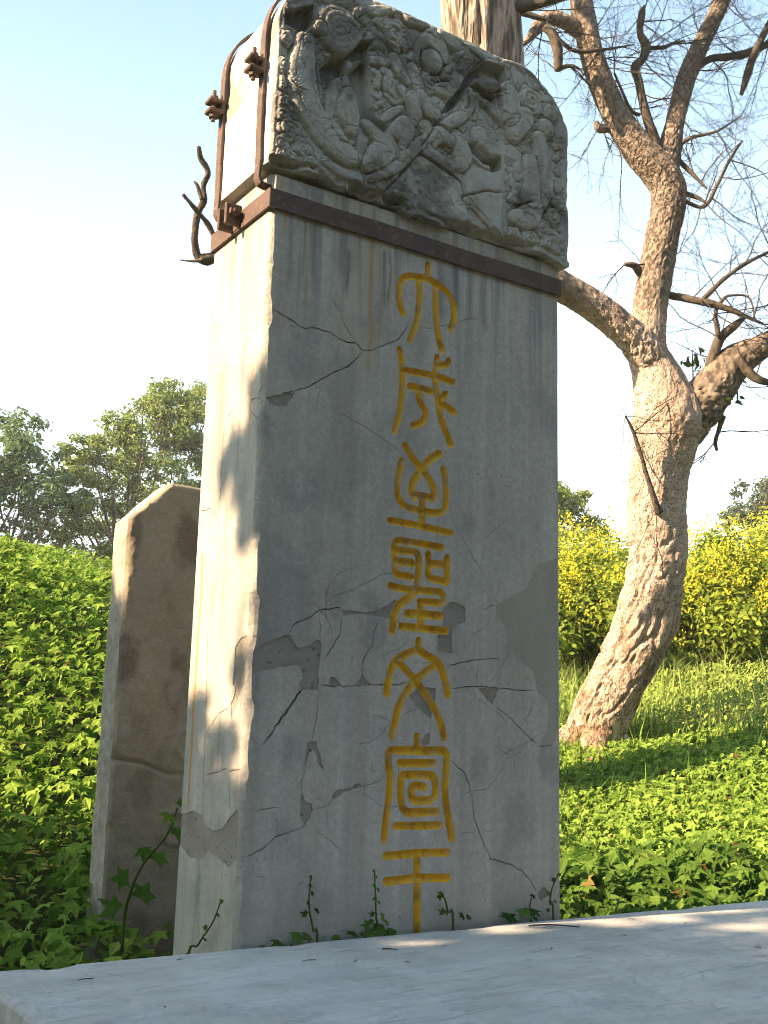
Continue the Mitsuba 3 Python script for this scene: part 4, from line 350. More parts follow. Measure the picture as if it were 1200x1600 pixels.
for i, k in enumerate(DATA['glyph']):
    key = put('stone_stele__shaft__character', groove(glyphs[k]), 'ochre_paint', True)
    labels[key] = {'label': f'{order[i]} gold seal script character from the top'}
# ---- carved head
CX0, CX1, CY0, CY1, CZ1 = -.026, 1.226, -.05, .36, 3.958
def cap_top(x):
    z = np.full_like(x, CZ1); r = .27
    for c, s in ((CX0+r, -1), (CX1-r, 1)):
        t = np.clip((x-c)*s/r, 0, 1); z = z-r*(1-np.sqrt(np.clip(1-t**2.2, 0, 1)))*.95
    return z+.008*(meshkit.fbm(np.stack([x*14, x*0, x*0], -1), 3, 8)-.5)
def cap_bot(x):
    L = np.array(sorted(DATA['lip'])); z = np.interp(x, L[:, 0], L[:, 1])
    return np.clip(z, 3.208, 3.25)+.004+.012*(meshkit.fbm(np.stack([x*20, x*0, x*0], -1), 4, 9)-.45)*1.7
NU, NV = 470, 300
uu = np.linspace(0, 1, NU); a = np.linspace(-1, 1, NU)
xs = CX0+(CX1-CX0)*(.5+.5*np.sign(a)*(1-(1-np.abs(a))**1.25))     # more columns near the curved shoulders
vv = np.linspace(0, 1, NV)
X = np.repeat(xs[None], NV, 0); ZB, ZTOP = cap_bot(xs), cap_top(xs)
Z = ZB[None]+(ZTOP-ZB)[None]*vv[:, None]
P2 = np.stack([X, Z], -1)
def n2(f, seed, oct=4): return meshkit.fbm(np.stack([X*f, Z*f, X*0], -1), oct, seed)
def seg_field(pts, rad):
    """(distance over radius, distance, arc length, side) to a smooth line with a radius at each point"""
    S = spline(np.c_[np.asarray(pts)[:, :2], np.zeros(len(pts)), np.asarray(rad)], .012)
    A, B = S[:-1, [0, 1]], S[1:, [0, 1]]; r0, r1 = S[:-1, 3], S[1:, 3]
    best = np.full(X.shape, 9.); dist = np.full(X.shape, 9.); arc = np.zeros(X.shape); acc = 0
    lo, hi = S[:, :2].min(0)-max(rad)*2, S[:, :2].max(0)+max(rad)*2
    mask = (X > lo[0]) & (X < hi[0]) & (Z > lo[1]) & (Z < hi[1]); Q = P2[mask]
    b_, d_, a_ = np.full(len(Q), 9.), np.full(len(Q), 9.), np.zeros(len(Q))
    for k in range(len(A)):
        v = B[k]-A[k]; l = v@v+1e-12; t = np.clip((Q-A[k])@v/l, 0, 1)
        d = np.linalg.norm(Q-A[k]-t[:, None]*v, axis=1); q = d/(r0[k]+(r1[k]-r0[k])*t)
        s = q < b_; b_[s] = q[s]; d_[s] = d[s]; a_[s] = acc+t[s]*math.sqrt(l); acc += math.sqrt(l)
    best[mask], dist[mask], arc[mask] = b_, d_, a_
    return best, dist, arc
X0_, Z0_ = X, Z
wx, wz = .006*(n2(13, 71, 3)-.5)+.0025*(n2(45, 73, 2)-.5), .006*(n2(13, 72, 3)-.5)+.0025*(n2(45, 74, 2)-.5)
X, Z = X+wx, Z+wz; P2 = np.stack([X, Z], -1)          # hand-cut, worn outlines
H = .004+.012*(n2(11, 1)-.3)
def carve(Hh, q, r, amp, base=.005):
    qq = np.clip(q, 0, 1); dome = base+amp*(.76*np.sqrt(np.clip(1-qq**8, 0, 1))+.24*(1-qq**2))
    Hh = np.where(q < 1, np.maximum(Hh, dome), Hh)
    return Hh-.0085*np.exp(-((q-1.08)/.075)**2)
def spiral(x, z, r, amp, turn):
    global H
    q = np.hypot(X-x, Z-z)/r; th = np.arctan2(Z-z, X-x)
    H = carve(H, q*(1+.12*np.sin(5*th+turn)), r, amp)
    g = np.cos(2*np.pi*(q*2.4+turn*th/(2*np.pi)))
    H = H+np.where(q < .98, min(.0055, r*.11)*g*np.clip((.98-q)*6, 0, 1), 0)
rr = np.random.default_rng(11)
for _ in range(230):
    spiral(rr.uniform(CX0, CX1), rr.uniform(3.22, 3.96), rr.uniform(.010, .026), rr.uniform(.002, .006), rr.choice([-1, 1]))
def ribs(q, s, r, k):
    if r > .026: return np.where(q < .95, .0022*(np.abs(np.cos(s*np.pi/.011+np.cos(q*7)*1.6))-.5)*np.clip((1-q)*3, 0, 1), 0)-.0032*np.exp(-((q-.52)/.04)**2)
    if r > .010: return np.where(q < .95, .0010*np.sin(s*2*np.pi/.009+k), 0)-.0022*np.exp(-((q-.35)/.07)**2)
    return 0
for i, (x, z, r) in enumerate(DATA['clouds']): spiral(x, z, r*1.02, .015, 1 if i % 2 else -1)
for (x, z, r) in DATA['domes']:
    q = np.hypot(X-x, (Z-z)*1.05)/r; H = carve(H, q, r, .028)
    th = np.arctan2(Z-z, X-x); H += np.where(q < .95, .0022*np.sin(q*26+th*2)*np.abs(np.cos(th*9+q*9))*np.clip((1-q)*3, 0, 1), 0)
for i, tb in enumerate(DATA['tubes']):
    tb = np.array(tb); big_ = tb[:, 2].max() > .016
    q, d, s = seg_field(tb[:, :2], tb[:, 2]*(1.0 if big_ else .85)); r = tb[:, 2].max()
    H = carve(H, q*(1+(.03 if big_ else .08)*np.sin(s*2*np.pi/.031+i)), r, min(.030, .75*r+.006))
    H += ribs(q, s, r, i)
for _ in range(330):                                    # chisel nicks, hair and fin lines
    x, z, a_, l = rr.uniform(CX0, CX1), rr.uniform(3.23, 3.95), rr.uniform(0, 3.14), rr.uniform(.015, .05)
    c_, s_ = math.cos(a_), math.sin(a_); u_, v_ = (X-x)*c_+(Z-z)*s_, -(X-x)*s_+(Z-z)*c_+12*((X-x)*c_+(Z-z)*s_)**2*rr.choice([-1, 1])
    H -= rr.uniform(.003, .009)*np.exp(-(v_/.0022)**2-(u_/l)**4)
X, Z = X0_, Z0_; P2 = np.stack([X, Z], -1)
H = .70*H*(1-.30*np.clip((n2(4, 91, 3)-.5)*4, 0, 1))+.005   # weathering planes some of it away
def inside(poly, soft):
    p = Polygon(poly).buffer(0); d = shapely.distance(shapely.points(P2.reshape(-1, 2)), p.boundary).reshape(X.shape)
    s = np.where(shapely.contains_xy(p, X.ravel(), Z.ravel()).reshape(X.shape), d, -d)
    return np.clip(s/soft+.5, 0, 1)
for p in DATA['low']:
    m = inside(p, .007); H = H*(1-m)+m*(-.050+.020*n2(16, 4))
for p in DATA['smooth']:
    m = inside(p, .006); H = H*(1-m)+m*(.020+.006*(n2(6, 6)-.5))
for p in DATA['rough']:
    m = inside(p, .007); H = H*(1-m)+m*(.012+.022*(n2(24, 7, 5)-.4))
px, pz, pr = DATA['pearl']; q = np.hypot((X-px)*1.05, Z-pz)/pr
H = np.where(q < 1, .012+.016*np.sqrt(np.clip(1-(q*.92)**6, 0, 1)), H); H -= .012*np.exp(-((q-1.06)/.07)**2); H -= .003*np.exp(-((q-.86)/.05)**2)
for p in DATA['ccr']:
    _, d, _ = seg_field(np.array(p), np.full(len(p), .03)); w = .0022+.0022*n2(30, 12, 2); H -= .013*np.exp(-(d/w)**2)
_, d, _ = seg_field(np.array(DATA['strip']), np.full(4, .03)); m = np.exp(-(d/.011)**4); H = H*(1-m)+m*(.004+.006*n2(30, 14))
H += .0045*(n2(60, 2, 4)-.5)+.006*(n2(7, 15, 3)-.5)
de = np.minimum(np.minimum(X-CX0, CX1-X), ZTOP[None]-Z); m = np.clip((.020-de)/.006, 0, 1)
wr = np.clip((n2(8, 21)-.42)*7, 0, 1); H = H*(1-m*.85)+m*.85*(.017-.016*wr*(n2(25, 5)))
H -= np.clip((.008-de)/.008, 0, 1)**2*.012
db = Z-ZB[None]; m = np.clip((.026-db)/.008, 0, 1); H = H*(1-m)+m*(.010+.018*(n2(20, 9)-.5)-.034*np.clip((n2(9, 31)-.47)*5, 0, 1))
Y = -.026-H
frontv = np.stack([X, Y, Z], -1)
ff = grid_faces(NV, NU)
# the ring of edge points runs round the carved face; the block is that ring carried back in depth
ring = np.concatenate([frontv[0], frontv[1:, -1], frontv[-1, -2::-1], frontv[-2:0:-1, 0]])
ND = 46
ys = np.linspace(0, 1, ND)
body = []
cen = np.array([(CX0+CX1)/2, 0, 3.58])
for k, t in enumerate(ys):
    r_ = ring.copy(); r_[:, 1] = ring[:, 1]*(1-t)+CY1*t
    if k:
        out = r_-cen; out[:, 1] = 0; side = np.abs(out[:, 0]) > .6
        out /= np.linalg.norm(out, axis=1, keepdims=True)+1e-9
        nn = meshkit.fbm(r_*np.array([9, 9, 9]), 4, 17)-.5
        amp = np.where(r_[:, 2] > 3.57, .016, .005)
        r_ += out*(nn*amp)[:, None]*min(1, t*8)
        r_[:, 0] += np.where(side & (r_[:, 0] < 0) & (r_[:, 2] < 3.55+.03*meshkit.noise(np.c_[r_[:, 1]*25, r_[:, :2]*0], 5)), -.006, 0)*min(1, t*8)
    body.append(r_)
nr = len(ring); bf = grid_faces(ND, nr, True)[:, ::-1]
backc = np.array([[cen[0], CY1, 3.58]])
bm = quads(np.vstack(body), bf)
bk = trimesh.Trimesh(np.vstack([body[-1], backc]), np.stack([np.arange(nr), (np.arange(nr)+1) % nr, np.full(nr, nr)], 1)[:, ::-1], process=False)
put('stone_stele__carved_head', cat([quads(frontv.reshape(-1, 3), ff[:, ::-1]), bm, bk]), 'carved_stone', 50)
# ---- iron work
def bar_loop(path, y0, y1, th, close=False):
    """A flat bar bent along a path in the (x, z) plane, from y0 to y1 wide."""
    P = np.asarray(path, float); t = np.gradient(P, axis=0); t /= np.linalg.norm(t, axis=1, keepdims=True); n = np.stack([-t[:, 1], t[:, 0]], 1)
    b = .15*th
    sec = [(y0+b, 0), (y0, b), (y0, th-b), (y0+b, th), (y1-b, th), (y1, th-b), (y1, b), (y1-b, 0)]
    wob = .0025*(meshkit.noise(np.c_[P*11, P[:, :1]*0+y0], 2)-.5)
    v = np.stack([np.stack([P[:, 0]+n[:, 0]*(o+wob), np.full(len(P), y)+wob*2, P[:, 1]+n[:, 1]*(o+wob)], 1) for y, o in sec], 1)
    m = quads(v.reshape(-1, 3), grid_faces(len(P), 8, True))
    j = np.arange(1, 7); e = (len(P)-1)*8
    ends = np.vstack([np.stack([j*0, j, j+1], 1), np.stack([e+j*0, e+j+1, e+j], 1)])
    m = trimesh.Trimesh(m.vertices, np.vstack([m.faces, ends]), process=False); m.fix_normals(); return m
def strap_path():
    o = Polygon([(CX0, 3.0)]+list(zip(xs, cap_top(xs)))+[(CX1, 3.0)]).buffer(.009, join_style=1)
    L = o.exterior; Q = np.array([L.interpolate(t_, True).coords[0] for t_ in np.linspace(0, 1, 500, endpoint=False)])
    Q = Q[Q[:, 1] > 3.205]; Q = Q[np.argsort(np.arctan2(Q[:, 1]-3.2, -(Q[:, 0]-.59)))]     # from the left foot over the top to the right foot
    x0 = Q[0, 0]
    return np.vstack([[(x0+.055, 3.184), (x0+.025, 3.185), (x0+.006, 3.189), (x0, 3.199)], Q[2::4]])
for y0, nm in ((.008, 'front iron strap over the carved head'), (.312, 'rear iron strap over the carved head')):
    sp = strap_path(); k = put('stone_stele__iron_strap', bar_loop(sp, y0, y0+.036, .009), 'rusty_iron', 35)
    labels[k] = {'label': nm}
bh = (3.100, 3.163)
def band_mesh():
    o, t = .0015, .011
    x0, x1, y0, y1 = -o, W+o, -o, D+o
    outer = sbox(x0-t, y0-t, x1+t, y1+t).buffer(-.004).buffer(.004, 3); inner = sbox(x0, y0, x1, y1)
    m = trimesh.creation.extrude_polygon(outer.difference(inner), bh[1]-bh[0], engine='earcut'); m = m.subdivide_to_size(.03)
    m.apply_translation((0, 0, bh[0])); m.vertices[:, 2] += .004*(meshkit.noise(m.vertices*5, 3)-.5); return m
put('stone_stele__iron_band', band_mesh(), 'rusty_iron')
def rod(p0, p1, r, n=8):
    m = trimesh.creation.cylinder(radius=r, segment=[p0, p1], sections=n); return m
def clamp(x, y, z, axis_up=True):
    """Two lugs bent outwards from the strap and the bolt that draws them together."""
    ms = []
    if axis_up:
        ms += [bx(x-.050, x+.004, y-.004, y+.044, z+.012, z+.026, .003), bx(x-.050, x+.004, y-.004, y+.044, z-.026, z-.012, .003), bx(x-.006, x+.004, y-.004, y+.044, z-.026, z+.026, .002)]
    else:
        ms += [bx(x-.055, x+.004, y+.020, y+.034, z-.006, z+.070, .003), bx(x-.055, x+.004, y-.034, y-.020, z-.006, z+.070, .003), bx(x-.004, x+.006, y-.034, y+.034, z-.006, z+.058, .002)]
    return cat(ms)
for y0, zc in ((.008, 3.585), (.312, 3.585)):
    k = put('stone_stele__clamp', clamp(CX0-.020, y0, zc), 'rusty_iron')
    put(k+'__bolt', cat([rod((CX0-.046, y0+.02, zc-.052), (CX0-.046, y0+.02, zc+.062), .0075), trimesh.creation.cylinder(radius=.016, segment=[(CX0-.046, y0+.02, zc+.026), (CX0-.046, y0+.02, zc+.040)], sections=6), trimesh.creation.cylinder(radius=.016, segment=[(CX0-.046, y0+.02, zc-.040), (CX0-.046, y0+.02, zc-.026)], sections=6)]), 'rusty_iron')
k = put('stone_stele__clamp', clamp(-.012, .225, 3.112, False), 'rusty_iron')
put(k+'__bolt', cat([rod((-.040, .165, 3.15), (-.040, .29, 3.15), .008), trimesh.creation.cylinder(radius=.018, segment=[(-.040, .176, 3.15), (-.040, .191, 3.15)], sections=6), trimesh.creation.cylinder(radius=.018, segment=[(-.040, .259, 3.15), (-.040, .274, 3.15)], sections=6)]), 'rusty_iron')
# ---------------------------------------------------------------- second stele
def stele_two():
    x0, x1, y0, y1, zt, ch = .085, 1.115, 1.30, 1.475, 2.475, .17
    nz, nx = 220, 150
    xs = np.linspace(x0, x1, nx); zs = np.linspace(0, 1, nz)
    top = zt-np.clip(ch-(xs-x0), 0, 9)*.97-np.clip(ch-(x1-xs), 0, 9)*.97
    top = top+.004*(meshkit.fbm(np.stack([xs*13, xs*0, xs*0], -1), 3, 4)-.5)
    Xa = np.repeat(xs[None], nz, 0); Za = .1+(top-.1)[None]*zs[:, None]
    q = np.stack([Xa*5, Za*5, Xa*0], -1)
    h = .016*(meshkit.fbm(q, 5, 33)-.5)+.006*(meshkit.fbm(q*5, 3, 34)-.5)
    for cx, cz, r in ((.42, 1.42, .07), (.50, 1.22, .05), (.36, 1.10, .06), (.62, 1.5, .07), (.75, 1.3, .06), (.9, 1.45, .07)):
        d = np.hypot(Xa-cx, Za-cz); h += .010*np.exp(-((d-r)/.013)**2)
    for pts in ([(.10, 1.36), (.22, 1.345), (.30, 1.31), (.36, 1.30), (.43, 1.305), (.52, 1.28), (.66, 1.23), (.8, 1.2), (1.1, 1.22)],):
        P = np.array(pts); L = LineString(P); d = shapely.distance(shapely.points(np.stack([Xa, Za], -1).reshape(-1, 2)), L).reshape(Xa.shape); h -= .011*np.exp(-(d/(.003+.005*meshkit.noise(q*9, 5)))**2)
    e = np.minimum(np.minimum(Xa-x0, x1-Xa), top[None]-Za); h -= np.clip((.016-e)/.016, 0, 1)**2*.012+np.clip((.03-e)/.03, 0, 1)*.02*np.clip(meshkit.fbm(q*2.2, 3, 50)-.55, 0, 1)*4
    fv = np.stack([Xa, y0-h, Za], -1)
    ring = np.concatenate([fv[0], fv[1:, -1], fv[-1, -2::-1], fv[-2:0:-1, 0]]); body = []
    for k, t in enumerate(np.linspace(0, 1, 14)):
        r_ = ring.copy(); r_[:, 1] = ring[:, 1]*(1-t)+y1*t
        if k:
            o = r_-np.array([.6, 0, 1.3]); o[:, 1] = 0; o[:, 2] *= .4; o /= np.linalg.norm(o, axis=1, keepdims=True)
            r_ += o*(.014*(meshkit.fbm(r_*9, 4, 60)-.5))[:, None]
            if k == 13: r_ -= o*.008
        body.append(r_)
    n = len(ring)
    bk = trimesh.Trimesh(np.vstack([body[-1], [[.6, y1, 1.3]]]), np.stack([np.arange(n), (np.arange(n)+1) % n, np.full(n, n)], 1)[:, ::-1], process=False)
    return cat([quads(fv.reshape(-1, 3), grid_faces(nz, nx)[:, ::-1]), quads(np.vstack(body), grid_faces(14, n, True)[:, ::-1]), bk])
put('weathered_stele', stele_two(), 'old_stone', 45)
tag('weathered_stele', 'lower brown weathered stele with clipped top corners behind the tall marble one', 'stele')
# ---------------------------------------------------------------- stone altar table
def slab():
    x0, x1, y0, y1, z0, z1 = -.705, 3.3, -1.42, -.055, .70, .908
    def rounded(n0, n1, lo, hi):
        return np.concatenate([[lo, lo+.003, lo+.008, lo+.016, lo+.03], np.linspace(lo+.06, hi-.06, n0), [hi-.03, hi-.016, hi-.008, hi-.003, hi]])
    xs, ys = rounded(150, 0, x0, x1), rounded(60, 0, y0, y1)
    Xa, Ya = np.meshgrid(xs, ys, indexing='ij')
    e = np.minimum(np.minimum(Xa-x0, x1-Xa), np.minimum(Ya-y0, y1-Ya))
    q = np.stack([Xa*4, Ya*4, Xa*0], -1)
    Za = z1-.014*np.clip(1-e/.016, 0, 1)**2-.05*np.clip(.05-e, 0, 1)*meshkit.fbm(q*2, 3, 2)+.003*(meshkit.fbm(q, 4, 3)-.5)
    chip = np.clip(meshkit.fbm(q*2.4, 3, 9)-.56, 0, 1)*np.clip(1-e/.035, 0, 1); Za -= chip*.10
    jit = .006*(meshkit.fbm(np.stack([Xa*9, Ya*9, Xa*0], -1), 3, 12)-.5)*np.clip(1-e/.03, 0, 1)
    v = np.stack([Xa+jit, Ya+jit, Za], -1); n, m = Xa.shape
    ring = np.concatenate([v[:-1, 0], v[-1, :-1], v[:0:-1, -1], v[0, :0:-1]]); low = ring.copy(); low[:, 2] = z0
    mid = [ring*(1-t)+low*t for t in np.linspace(0, 1, 8)]
    for k in range(1, 8): mid[k][:, :2] += .008*(meshkit.fbm(mid[k]*11, 3, 5)[:, None]-.5)
    side = quads(np.vstack(mid), grid_faces(8, len(ring), True)[:, ::-1])
    return cat([quads(v.reshape(-1, 3), grid_faces(n, m)), side])
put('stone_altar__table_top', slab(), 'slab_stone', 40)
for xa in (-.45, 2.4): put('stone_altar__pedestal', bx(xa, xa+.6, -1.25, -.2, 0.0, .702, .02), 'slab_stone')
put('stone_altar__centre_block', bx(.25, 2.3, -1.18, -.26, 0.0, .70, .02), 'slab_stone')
tag('stone_altar', 'pale grey stone altar table with worn edges in front of the tall stele', 'altar')
# ---------------------------------------------------------------- foliage tools
def palmate(n_lobes=5):
    ang = np.radians([-118, -62, 0, 62, 118]); ln = [.62, .88, 1.05, .88, .62]
    pts = [(0, 0, 0)]; seq = []
    for i in range(5):
        seq.append((ln[i]*math.sin(ang[i]), ln[i]*math.cos(ang[i]), -.16*ln[i]))
        if i < 4:
            m = (ang[i]+ang[i+1])/2; seq.append((.46*math.sin(m), .46*math.cos(m), .06))
    seq.append((0, -.22, .03)); pts += seq; k = len(seq)
    return np.array(pts), np.array([[0, (i+1) % k+1, i+1] for i in range(k)])
def oval(): 
    return np.array([(0, -.5, 0), (.33, -.05, .07), (.22, .35, .03), (0, .75, -.12), (-.22, .35, .03), (-.33, -.05, .07)]), np.array([[0, 1, 2], [0, 2, 3], [0, 3, 4], [0, 4, 5]])
def diamond(): return np.array([(0, -.5, 0), (.3, .05, .05), (0, .6, -.05), (-.3, .05, .05)]), np.array([[0, 1, 2], [0, 2, 3]])
def scatter(shape, pos, nrm, size, col, rng, spin=None):
    """Leaves of one outline at these places, facing these ways; vertex colours from col."""
    v, f = shape; n = len(pos); nrm = nrm/np.linalg.norm(nrm, axis=1, keepdims=True)
    a = rng.normal(size=(n, 3)) if spin is None else spin+.35*rng.normal(size=(n, 3))
    t = a-nrm*(a*nrm).sum(1, keepdims=True); t /= np.linalg.norm(t, axis=1, keepdims=True)+1e-9; b = np.cross(t, nrm)
    V = pos[:, None]+size[:, None, None]*(v[None, :, :1]*b[:, None]+v[None, :, 1:2]*t[:, None]+v[None, :, 2:]*nrm[:, None])
    Fc = (f[None]+(np.arange(n)*len(v))[:, None, None]).reshape(-1, 3)
    return V.reshape(-1, 3), Fc, np.repeat(col, len(v), 0)
def put_leaves(key, parts, bsdf):
    at, V, Fs, C = 0, [], [], []
    for v, f, c in parts: V.append(v); Fs.append(f+at); C.append(c); at += len(v)
    return put(key, trimesh.Trimesh(np.vstack(V), np.vstack(Fs), process=False), bsdf, False, np.vstack(C))
def shades(n, rng, dark, light, p=1.0):
    t = rng.random(n)[:, None]**p; return np.clip((np.array(dark)*(1-t)+np.array(light)*t)*(.85+.3*rng.random((n, 1))), 0, 1)
S2 = SUN/np.linalg.norm(SUN)
# ---------------------------------------------------------------- ground cover: leafy vine, stuff
STELE = [sbox(-.02, -.02, W+.02, D+.02), sbox(.07, 1.26, 1.13, 1.48), sbox(-.72, -1.44, 3.32, -.05)]
def cover(key, poly, n, hfn, size, seed, dark, light, shape, label, up=.75):
    r = np.random.default_rng(seed); x0, y0, x1, y1 = poly.bounds
    x, y = r.uniform(x0, x1, n*3), r.uniform(y0, y1, n*3)
    ok = shapely.contains_xy(poly, x, y)
    for s in STELE: ok &= ~shapely.contains_xy(s, x, y)
    x, y = x[ok][:n], y[ok][:n]; n = len(x)
    Hc = hfn(x, y); g = ground_z(x, y)
    z = g+Hc*(1-.75*r.random(n)**1.7)+.02
    pos = np.stack([x, y, z], 1)
    e = .15; sl = np.stack([-(ground_z(x+e, y)+hfn(x+e, y)-ground_z(x-e, y)-hfn(x-e, y))/(2*e), -(ground_z(x, y+e)+hfn(x, y+e)-ground_z(x, y-e)-hfn(x, y-e))/(2*e), np.ones(n)], 1)
    sl /= np.linalg.norm(sl, axis=1, keepdims=True)
    nr = sl*up+S2*.5+r.normal(0, .42, (n, 3))
    sz = size*(.55+.9*r.random(n)**1.4)
    down = -nr*nr[:, 2:]+np.array([0, 0, 0.])-np.array([0, 0, 1.])
    col = shades(n, r, dark, light); kind_ = r.random(n)
    dead = kind_ > .988; col[dead] = shades(int(dead.sum()), r, (.16, .10, .04), (.34, .24, .10))
    A_ = (kind_ < .74) | dead; B_ = ~A_; parts = [scatter(shape, pos[A_], nr[A_], sz[A_], col[A_], r, down[A_])]
    parts.append(scatter(oval(), pos[B_]+np.array([0, 0, .02]), nr[B_], sz[B_]*.95, col[B_]*np.array([1.12, 1.06, 1.1]), r, down[B_]))
    put_leaves(key, parts, 'vine_leaf')
    tag(key, label, kind='stuff')
def f2(x, y, f, s, o=3): return meshkit.fbm(np.stack([x*f, y*f, x*0], -1), o, s)
LEFT = Polygon([(-2.6, .6), (-.74, -.3), (-.74, -.04), (.0, -.03), (.02, .45), (1.15, .5), (2.2, 2.0), (3.2, 5.0), (3.4, 8.5), (-1.4, 8.5), (-2.6, 4)])
hv = lambda x, y: .14+.42*f2(x, y, 1.1, 5)+.10*f2(x, y, 4., 6)
vdark, vlight = (.08, .165, .022), (.35, .49, .09)
cover('vine_cover', LEFT, 38000, hv, .050, 41, vdark, vlight, palmate(), 'dense green lobed vine leaves covering the mound on the left')
RIGHT = Polygon([(1.22, -.03), (3.6, -.03), (4.4, -.8), (6.2, .2), (6.0, 3.0), (5.4, 4.9), (4.0, 5.2), (2.4, 3.2), (1.25, .6)])
hr = lambda x, y: (.12+.36*f2(x, y, 1.2, 8)+.08*f2(x, y, 4., 9))*np.clip(1.15-.12*np.hypot(x-1, y), .45, 1)
cover('weed_cover', RIGHT, 38000, hr, .039, 42, (.11, .20, .03), (.40, .56, .11), palmate(), 'lobed green weeds on the ground right of the tall stele')
NEAR = Polygon([(1.21, -.04), (2.9, -.04), (3.3, .5), (2.6, 1.1), (1.6, .9), (1.21, .5)])
cover('broad_weed_cover', NEAR, 3600, lambda x, y: .42+.30*f2(x, y, 1.6, 18), .058, 43, (.05, .11, .02), (.17, .28, .055), palmate(), 'broad lobed weed leaves along the back edge of the stone altar')  # greens darkened to paint in the shade of the tall stele
BACKG = Polygon([(4.0, 5.2), (5.3, 4.0), (6.0, 1.8), (7.2, .8), (11, 3.2), (10.5, 7.0), (7.5, 9.5), (5.0, 8.0)])
cover('meadow_weeds', BACKG, 26000, lambda x, y: .16+.30*f2(x, y, 1.0, 12), .040, 44, (.16, .26, .045), (.48, .60, .15), oval(), 'sunlit pale green weeds on the slope below the yellow shrubs')
def grass(key, poly, n, seed, length, dark, light, label):
    r = np.random.default_rng(seed); x0, y0, x1, y1 = poly.bounds
    x, y = r.uniform(x0, x1, n*3), r.uniform(y0, y1, n*3)
    ok = shapely.contains_xy(poly, x, y) & (f2(x, y, 1.3, 30) > r.uniform(.2, .7, n*3)); x, y = x[ok][:n], y[ok][:n]; n = len(x)
    b = np.stack([x, y, ground_z(x, y)], 1); a = r.uniform(0, 6.28, n); L = length*(.4+.9*r.random(n)); lean = r.uniform(.15, .7, n)
    d = np.stack([np.cos(a), np.sin(a), a*0], 1); w = np.stack([-np.sin(a), np.cos(a), a*0], 1)*(.004+.004*r.random(n))[:, None]
    mid = b+d*(L*lean*.25)[:, None]+np.array([0, 0, 1])*(L*.6)[:, None]; tip = b+d*(L*lean)[:, None]+np.array([0, 0, 1])*(L*(1-.3*lean))[:, None]
    V = np.stack([b-w, b+w, mid+w*.8, mid-w*.8, tip], 1).reshape(-1, 3)
    Fc = (np.array([[0, 1, 2], [0, 2, 3], [3, 2, 4]])[None]+(np.arange(n)*5)[:, None, None]).reshape(-1, 3)
    put_leaves(key, [(V, Fc, np.repeat(shades(n, r, dark, light), 5, 0))], 'vine_leaf'); tag(key, label, kind='stuff')
grass('grass', BACKG, 9000, 51, .5, (.22, .30, .08), (.52, .60, .20), 'tall thin grass standing in the weeds of the slope')
grass('grass_fringe', RIGHT, 2500, 52, .38, (.09, .17, .03), (.28, .38, .08), 'grass blades among the lobed weeds')
# ---------------------------------------------------------------- flowering shrubs
def shrub(key, cx, cy, rx, rz, seed, flowers, label, n=5200):
    r = np.random.default_rng(seed); g = float(ground_z(cx, cy)); m = 26
    u = r.normal(size=(m, 3)); u /= np.linalg.norm(u, axis=1, keepdims=True); u[:, 2] = np.abs(u[:, 2])*1.0-.15
    bc = np.array([cx, cy, g+rz*.30])+u*np.array([rx*.78, rx*.78, rz*.62])*r.uniform(.55, 1, (m, 1)); br = r.uniform(.22, .42, m)*min(rx, rz)
    k = r.integers(0, m, n); d = r.normal(size=(n, 3)); d /= np.linalg.norm(d, axis=1, keepdims=True)
    pos = bc[k]+d*(br[k]*r.uniform(.45, 1.05, n))[:, None]; ok = pos[:, 2] > g+.05; pos, d = pos[ok], d[ok]
    nr = d+np.array([0, 0, .5])+S2*.3+r.normal(0, .5, d.shape); n2_ = len(pos)
    put_leaves(key+'__foliage', [scatter(oval(), pos, nr, (.058*(.6+.8*r.random(n2_))), shades(n2_, r, (.09, .15, .025), (.38, .46, .08)), r)], 'vine_leaf')
    fcount = int(200*flowers); kk = r.integers(0, m, fcount); d = r.normal(size=(fcount, 3)); d[:, 2] = np.abs(d[:, 2])+.2; d += S2*.5; d /= np.linalg.norm(d, axis=1, keepdims=True)
    fp = bc[kk]+d*(br[kk]*1.04)[:, None]; q = 22
    ax = d+np.array([0, 0, .9]); ax /= np.linalg.norm(ax, axis=1, keepdims=True)
    t = r.uniform(-.04, .15, (fcount, q)); spread = np.clip(.050-.20*t, .012, .05)
    pp = (fp[:, None]+ax[:, None]*t[..., None]+r.normal(size=(fcount, q, 3))*spread[..., None]).reshape(-1, 3)
    put_leaves(key+'__blossom', [scatter(diamond(), pp, r.normal(size=pp.shape)+S2, .030*(.6+.8*r.random(len(pp))), shades(len(pp), r, (.50, .46, .03), (.74, .70, .08)), r)], 'petal')
    st = []
    for i in range(7):
        a = r.uniform(0, 6.28); b = bc[r.integers(0, m)]
        st.append(sweep([[cx+.15*math.cos(a), cy+.15*math.sin(a), g-.05, .022], [(cx+b[0])/2, (cy+b[1])/2, (g+b[2])/2, .016], [*b, .007]], .15, 6))
    put(key+'__stem', cat(st), 'twig_bark', True)
    tag(key, label, 'shrub', 'yellow flowering shrubs on the slope')
def px(dx, dy, d): return EYE[0]+dx*d, EYE[1]+dy*d
